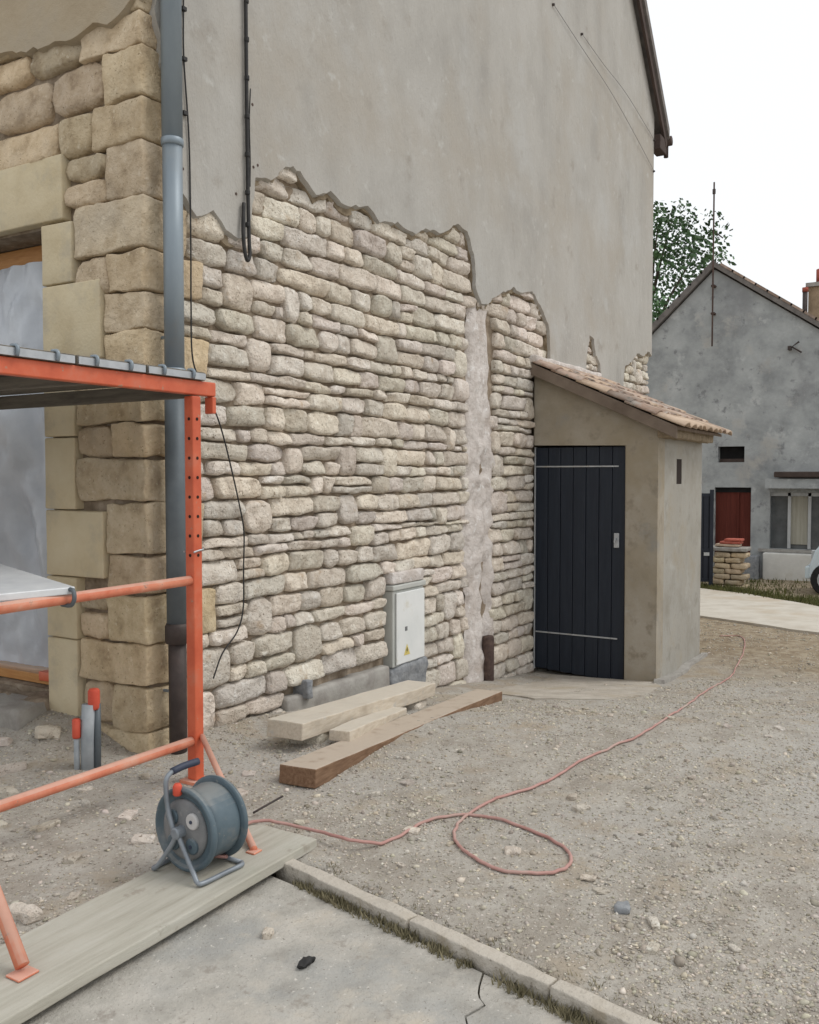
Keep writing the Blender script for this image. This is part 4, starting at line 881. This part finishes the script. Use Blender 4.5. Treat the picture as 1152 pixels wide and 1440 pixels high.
# moss and dead grass in the joints
def tufts(name, spots, m, label, hmax, kind='stuff', cat='moss', lean=.6):
    V, F, T = [], [], []
    for (x, y, z, n, sp_, hs) in spots:
        for k in range(n):
            a = random.uniform(0, 6.28); r_ = sp_*math.sqrt(random.random()); px, py = x+r_*math.cos(a), y+r_*math.sin(a); b = random.uniform(0, 6.28); h = hmax*hs*random.uniform(.4, 1); wv = Vector((math.cos(b), math.sin(b), 0))*h*.11
            tip = Vector((random.uniform(-lean, lean)*h, random.uniform(-lean, lean)*h, h)); p = Vector((px, py, z)); i = len(V)
            V += [p-wv, p+wv, p+tip*.55+wv*.6, p+tip*.55-wv*.6, p+tip]; F += [(i, i+1, i+2, i+3), (i+3, i+2, i+4)]; T += [tn(.3, .15)]*5
    add(name, V, F, m, label=label, cat=cat, kind=kind, tint=np.array(T))
sp = []
for k in range(260):
    y = -1.46-1.5*random.random(); sp.append((kerb_x(y)-.037-random.random()*.012, y, -.030, 20, .024, random.uniform(.3, 1.) if nz(y*6, 4) > -.15 else .15))
for k in range(60):
    t = random.random(); i = int(t*14); q0, q1 = crack[i], crack[i+1]; f = t*14-i
    sp.append((q0[0]*(1-f)+q1[0]*f, q0[1]*(1-f)+q1[1]*f, -.045, 8, .008, .45))
for k in range(60): y = -1.5-1.4*random.random(); sp.append((kerb_x(y)+.05+random.random()*.05, y, gz(kerb_x(y)+.06, y), 5, .02, .4))
tufts('moss', sp, 'moss', 'dry brown moss growing in the kerb joint and slab crack', .042)

# ------------------------------------------------------------------ the grey house behind
HX = 17.6
gh = thing('grey_house', (HX, .5, -.95), 'weathered grey gabled house beyond the lane', 'house')
fx = lambda a, b, d: (d, a, b)
RID, ZE = (1.26, 5.92), -1.4
Lz = lambda y: RID[1]-(y-RID[0])*.965; Rz = lambda y: RID[1]+(y-RID[0])*.70
fac = MB()
OP = [(.58, 1.14, 1.66, 2.01), (.43, 1.20, -1.3, 1.11), (-2.3, .04, -.20, 1.01)]           # y0, y1, z0, z1 openings
ys_ = sorted({-4.6, 5.0, 1.26}|{v for o in OP for v in o[:2]})
for a, b in zip(ys_, ys_[1:]):
    holes = sorted([(o[2], o[3]) for o in OP if o[0] <= a+1e-6 and o[1] >= b-1e-6]); z = ZE
    tops = lambda y: (Lz(y) if y >= RID[0] else Rz(y))-.02
    for h0, h1 in holes:
        if h0 > z: fac.prism([(a, z), (b, z), (b, h0), (a, h0)], fx, HX, HX+.35)
        z = h1
    fac.prism([(a, z), (b, z), (b, tops(b)), (a, tops(a))], fx, HX, HX+.35)
fo = fixn(fac.obj('gable_wall', 'greyhouse', gh))
MB().box(HX+.36, 25, 4.7, 4.95, ZE, 2.2).obj('side_wall', 'greyhouse', gh); MB().box(HX+.36, 25, -4.55, -4.3, ZE, 1.7).obj('side_wall', 'greyhouse', gh)
for nm, pl_ in (('roof_slope', [(1.26, 5.94), (5.4, Lz(5.4)+.02), (5.4, Lz(5.4)+.14), (1.26, 6.06)]), ('roof_slope', [(1.26, 5.94), (-5.0, Rz(-5.0)+.02), (-5.0, Rz(-5.0)+.14), (1.26, 6.06)])):
    fixn(MB().prism(pl_, fx, HX-.10, 25).obj(nm, 'slate', gh))
vt = MB()
for k in range(26):
    y = 1.1-k*.24; z = Rz(y)+.15
    o = MB().obox((HX+.02, y-.12, Rz(y-.12)+.165), (.13, 0, 0), (0, .135, .135*.70), (0, -.012, .022)).obj('verge_tile', 'tile', gh)
    if k < 16: MB().obox((HX+.02, 1.4+.24*k, Lz(1.4+.24*k)+.165), (.11, 0, 0), (0, .135, -.135*.965), (0, .015, .02)).obj('verge_tile', 'slate', gh)
# openings
MB().box(HX+.22, HX+.26, .58, 1.14, 1.66, 2.01).obj('vent_opening', 'darkroom', gh); MB().box(HX+.12, HX+.14, .60, 1.12, 1.655, 1.74).obj('vent_slat', 'roofdark', gh)
dd = MB().box(HX+.12, HX+.16, .431, 1.199, -1.3, 1.109).obj('red_door', 'redcurtain', gh)
MB().box(HX+.10, HX+.118, .431, 1.199, 1.0, 1.108).obj('door_head', 'darkroom', dd); MB().box(HX+.09, HX+.118, .70, .73, -1.2, 1.0).obj('door_rail', 'redcurtain', dd)
bw = thing('window', (HX+.1, -1, -.2), None, None); bw.parent = gh; bw.location = WL[bw]-WL[gh]
MB().box(HX+.14, HX+.16, -2.299, .039, -.199, 1.009).obj('pane', 'glass', bw)
MB().box(HX+.11, HX+.13, -.70, -.36, -.10, .93).obj('curtain', 'curtain', bw)
MB().box(HX+.11, HX+.13, -1.5, -.95, -.10, .93).obj('curtain', 'redcurtain', bw)
for a in (-.34, -.74, -1.5): MB().box(HX+.06, HX+.105, a-.03, a+.03, -.19, 1.0).obj('mullion', 'frame_grey', bw)
MB().box(HX+.06, HX+.105, -2.299, .039, .93, 1.008).obj('head_rail', 'frame_grey', bw)
MB().box(HX-.10, HX+.10, -2.4, .25, -.27, -.205).obj('sill', 'cement', bw)
pc = MB().box(HX-.40, HX-.002, -2.6, .08, 1.10, 1.30).obj('porch_slab', 'greyhouse', gh); MB().box(HX-.46, HX-.002, -2.7, -.10, 1.33, 1.45).obj('porch_roof', 'roofdark', gh, bevel=.02)
ch = MB().box(18.6, 19.3, -1.55, -.52, 3.8, 5.50).obj('chimney', 'chimney', gh)
MB().box(18.55, 19.35, -1.60, -.47, 5.505, 5.59).obj('chimney_cap', 'cement', ch); MB().tube([(18.8, -.78, 5.595), (18.8, -.78, 5.90)], .13, 14).obj('chimney_pot', 'brick_red', ch, smooth=True)
MB().tube([(18.5, -.47, 4.4), (18.5, -.47, 5.38)], .055, 10).obj('flue_pipe', 'iron', ch, smooth=True)
MB().tube([(18.5, -.47, 5.385), (18.5, -.47, 5.48)], .065, 10).obj('flue_cowl', 'brick_red', ch, smooth=True)
an = thing('antenna', (HX-.16, 1.26, 4.2), 'thin rusty antenna mast fixed to the grey gable peak', 'antenna')
MB().tube([(HX-.16, 1.26, 4.2), (HX-.16, 1.26, 7.75)], .018, 8).obj('mast', 'rust', an)
MB().box(HX-.16, HX-.003, 1.22, 1.30, 4.9, 4.94).obj('bracket', 'rust', an); MB().box(HX-.16, HX-.003, 1.22, 1.30, 5.5, 5.54).obj('bracket', 'rust', an)
MB().tube([(HX-.16, 1.20, 6.65), (HX-.16, 1.06, 6.52)], .015, 6).obj('cross_arm', 'iron', an); MB().tube([(HX-.16, 1.26, 7.5), (HX-.16, 1.26, 7.6)], .035, 8).obj('dipole', 'iron', an)
br_ = thing('wall_bracket', (HX-.1, -.40, 4.0), 'small dark cable bracket high on the grey gable', 'bracket')
MB().box(HX-.12, HX-.002, -.35, -.28, 4.02, 4.10).obj('bracket_plate', 'iron', br_); MB().tube([(HX-.08, -.55, 3.95), (HX-.08, -.36, 4.08), (HX-.08, -.50, 4.18)], .02, 6).obj('bracket_arm', 'iron', br_)
add('low_wall', *(lambda m: (m.V, m.F))(MB().box(HX-.32, HX-.105, -3.2, .12, -1.4, -.275)), 'whitewall', bevel=.02, label='low whitewashed wall below the grey house window', cat='wall')
V, F = block((HX-.35, .40, -.75), (.2, 0, 0), (0, .21, 0), (0, 0, .42), r=.03, amp=.02, seg=.15, fr=3); add('recess_shade_block', V, F, 'bluegrey_cement', smooth=True, label='blue grey block standing in for a shaded recess beside the red door', cat='block')  # added block whose blue grey paints in the shade of a plinth recess
# gate and dry stone pillar
ga = thing('metal_gate', (14.6, .9, -.8), 'dark blue metal gate standing behind the shed', 'gate')
gd = Vector((.35, -.94, 0)).normalized(); g0 = Vector((14.1, 1.75, 0)); L_ = 1.25; gn = Vector((-gd.y, gd.x, 0))
for s_ in (0, .5, 1): MB().obox(g0+gd*L_*s_+Vector((0, 0, .15)), gd*.035, gn*.03, ZV*.95).obj('gate_post', 'gate', ga)
for z in (-.62, -.05, 1.0): MB().obox(g0+gd*L_*.5+Vector((0, 0, z)), gd*(L_/2), gn*.018, ZV*.03).obj('gate_rail', 'gate', ga)
MB().obox(g0+gd*L_*.5+gn*.016+Vector((0, 0, .19)), gd*(L_/2), gn*.004, ZV*.80).obj('gate_sheet', 'gate', ga)
for k in range(12):
    if k != 6: MB().obox(g0+gd*(L_*(k+.5)/12.5)+Vector((0, 0, .19)), gd*.040, gn*.010, ZV*.80).obj('gate_slat', 'gate', ga)
MB().obox(g0+gd*(L_*.93)-gn*.03+Vector((0, 0, -.12)), gd*.05, gn*.012, ZV*.03).obj('gate_label', 'frame_grey', ga)
pw = thing('stone_pillar', (15.2, .35, -.8), 'low pillar of rough stones topped with red tiles by the gate', 'pillar')
for r_ in range(7):
    for c_ in range(2):
        V, F = block((15.0, .33+(c_-.5)*.30+(.06 if r_ % 2 else -.05), -.78+.105*r_), (.2, 0, 0), (0, .145, 0), (0, 0, .048), r=.03, amp=.02, seg=.1, seed=r_*3+c_, fr=5); add('stone', V, F, 'quoin', pw, smooth=True, tint=tn(.25))
V, F = block((15.0, .34, -.04), (.24, 0, 0), (0, .36, 0), (0, 0, .035), r=.01, amp=.006); add('coping', V, F, 'cement', pw, smooth=True)
for k in range(3): V, F = block((15.0+.02*k, .36-.05*k, .03+.05*k), (.16, 0, 0), (0, .22-.03*k, 0), (0, 0, .022), r=.01, amp=.006, seed=k); add('roof_tile', V, F, 'brick_red' if k else 'tile_end', pw, smooth=True)
# parked car, only its end in the picture
car = thing('parked_car', (14.9, -3.1, -.75), 'pale blue hatchback parked in front of the low whitewashed wall', 'car')
cy, cz = -1.17, -.76
prof = [(0, .30), (-.02, .55), (-.10, .80), (-.55, 1.42), (-.9, 1.48), (-2.0, 1.46), (-2.75, .98), (-3.6, .84), (-3.78, .60), (-3.78, .28)]
pf = [(cy+a, cz+b) for a, b in prof]
fixn(MB().prism(pf, fx, 14.15, 15.75).obj('body', 'car', car, bevel=.07))
for xx in (14.138, 15.755):
    MB().prism([(cy-.48, cz+.88), (cy-.78, cz+1.36), (cy-1.25, cz+1.38), (cy-1.25, cz+.88)], fx, xx, xx+.008).obj('side_window', 'glass', car); MB().prism([(cy-1.32, cz+.88), (cy-1.32, cz+1.38), (cy-1.95, cz+1.36), (cy-2.5, cz+.92)], fx, xx, xx+.008).obj('side_window', 'glass', car)
MB().obox((14.95, cy-.31, cz+1.10), (.62, 0, 0), (0, .19, -.265), (0, .012, .009)).obj('windscreen', 'glass', car)
MB().box(14.2, 15.7, cy-.03, cy+.06, cz+.30, cz+.52).obj('bumper', 'car', car, bevel=.02)
for xx in (14.24, 15.50): MB().box(xx+.05, xx+.2, cy-.12, cy-.03, cz+.66, cz+.80).obj('headlight', 'frame_grey', car, bevel=.01)
for yy in (cy-.34, cy-2.95):
    for xx, s_ in ((14.13, 1), (15.77, -1)):
        wh = thing('wheel', (xx, yy, cz), None, None); wh.parent = car; wh.location = WL[wh]-WL[car]
        MB().lathe((xx, yy, cz+.305), (s_, 0, 0), [(.20, 0), (.285, .0), (.305, .03), (.305, .15), (.28, .18)], 24).obj('tyre', 'tyre', wh, smooth=False)
        MB().lathe((xx-.006*s_, yy, cz+.305), (s_, 0, 0), [(.05, 0), (.19, .004), (.195, .02)], 18).obj('rim', 'galv', wh)
# verge grass by the low wall
sp = []
for k in range(900):
    t = random.random(); y = 1.0-4.2*t; xw = random.uniform(12.6+.9*0, 17.2)
    edge = 14.05+(y-.66)*.95 if y < .66 else 14.05
    x = edge+.15+abs(random.gauss(0, .45)) if random.random() < .72 else random.uniform(edge+.3, 17.1)
    if x > 17.1 or (14.0 < x < 15.9 and y < -1.0): continue
    sp.append((x, y, gz(x, y), 9, .16, random.uniform(.4, 1.)))
tufts('verge_grass', sp, 'grass', 'rough grass verge between the lane and the grey house', .12, cat='grass')

# ------------------------------------------------------------------ the tree behind
tb = Vector((23.2, 4.35, -1.0))
tree = thing('tree', tb, 'leafy green tree rising between the two houses', 'tree')
MB().tube([tb, tb+Vector((.1, 0, 2)), tb+Vector((.05, .1, 4.2)), tb+Vector((.2, .05, 6.4)), tb+Vector((.1, 0, 9.3))], [.24, .20, .16, .10, .03], 10).obj('trunk', 'bark', tree, smooth=True)
V, F, T = [], [], []; cl = []
rl_ = random.Random(21)
for k in range(46):
    z = rl_.uniform(3.4, 10.3); rad = 2.05*math.sqrt(max(.04, 1-((z-6.2)/4.4)**2)); a = rl_.uniform(0, 6.28); r_ = rad*rl_.uniform(.35, 1.)
    c = tb+Vector((r_*math.cos(a), r_*math.sin(a), z)); cl.append((c, rl_.uniform(.42, .85)))
    if k < 14: 
        s0 = tb+Vector((.1, .05, z*.72)); MB().tube([s0, (s0+c)/2+Vector((0, 0, .15)), c], [.06, .04, .015], 6).obj('limb', 'bark', tree, smooth=True)
for c, r_ in cl:
    tone = rl_.uniform(.7, 1.4)
    for k in range(int(400*r_)):
        d = Vector((rl_.gauss(0, 1), rl_.gauss(0, 1), rl_.gauss(0, .8))); d = d.normalized()*r_*rl_.random()**.45*1.3
        p = c+d; n_ = Vector((rl_.gauss(0, 1), rl_.gauss(0, 1), rl_.gauss(.5, 1))).normalized(); u_ = n_.orthogonal().normalized(); v_ = n_.cross(u_); s_ = rl_.uniform(.045, .10)
        i = len(V); V += [p-u_*s_, p+v_*s_*.55, p+u_*s_, p-v_*s_*.55]; F.append((i, i+1, i+2, i+3)); T += [np.array([1, 1, 1])*tone*rl_.uniform(.75, 1.3)]*4
add('crown', V, F, 'leaf', tree, tint=np.array(T))

scene.render.engine = 'CYCLES'
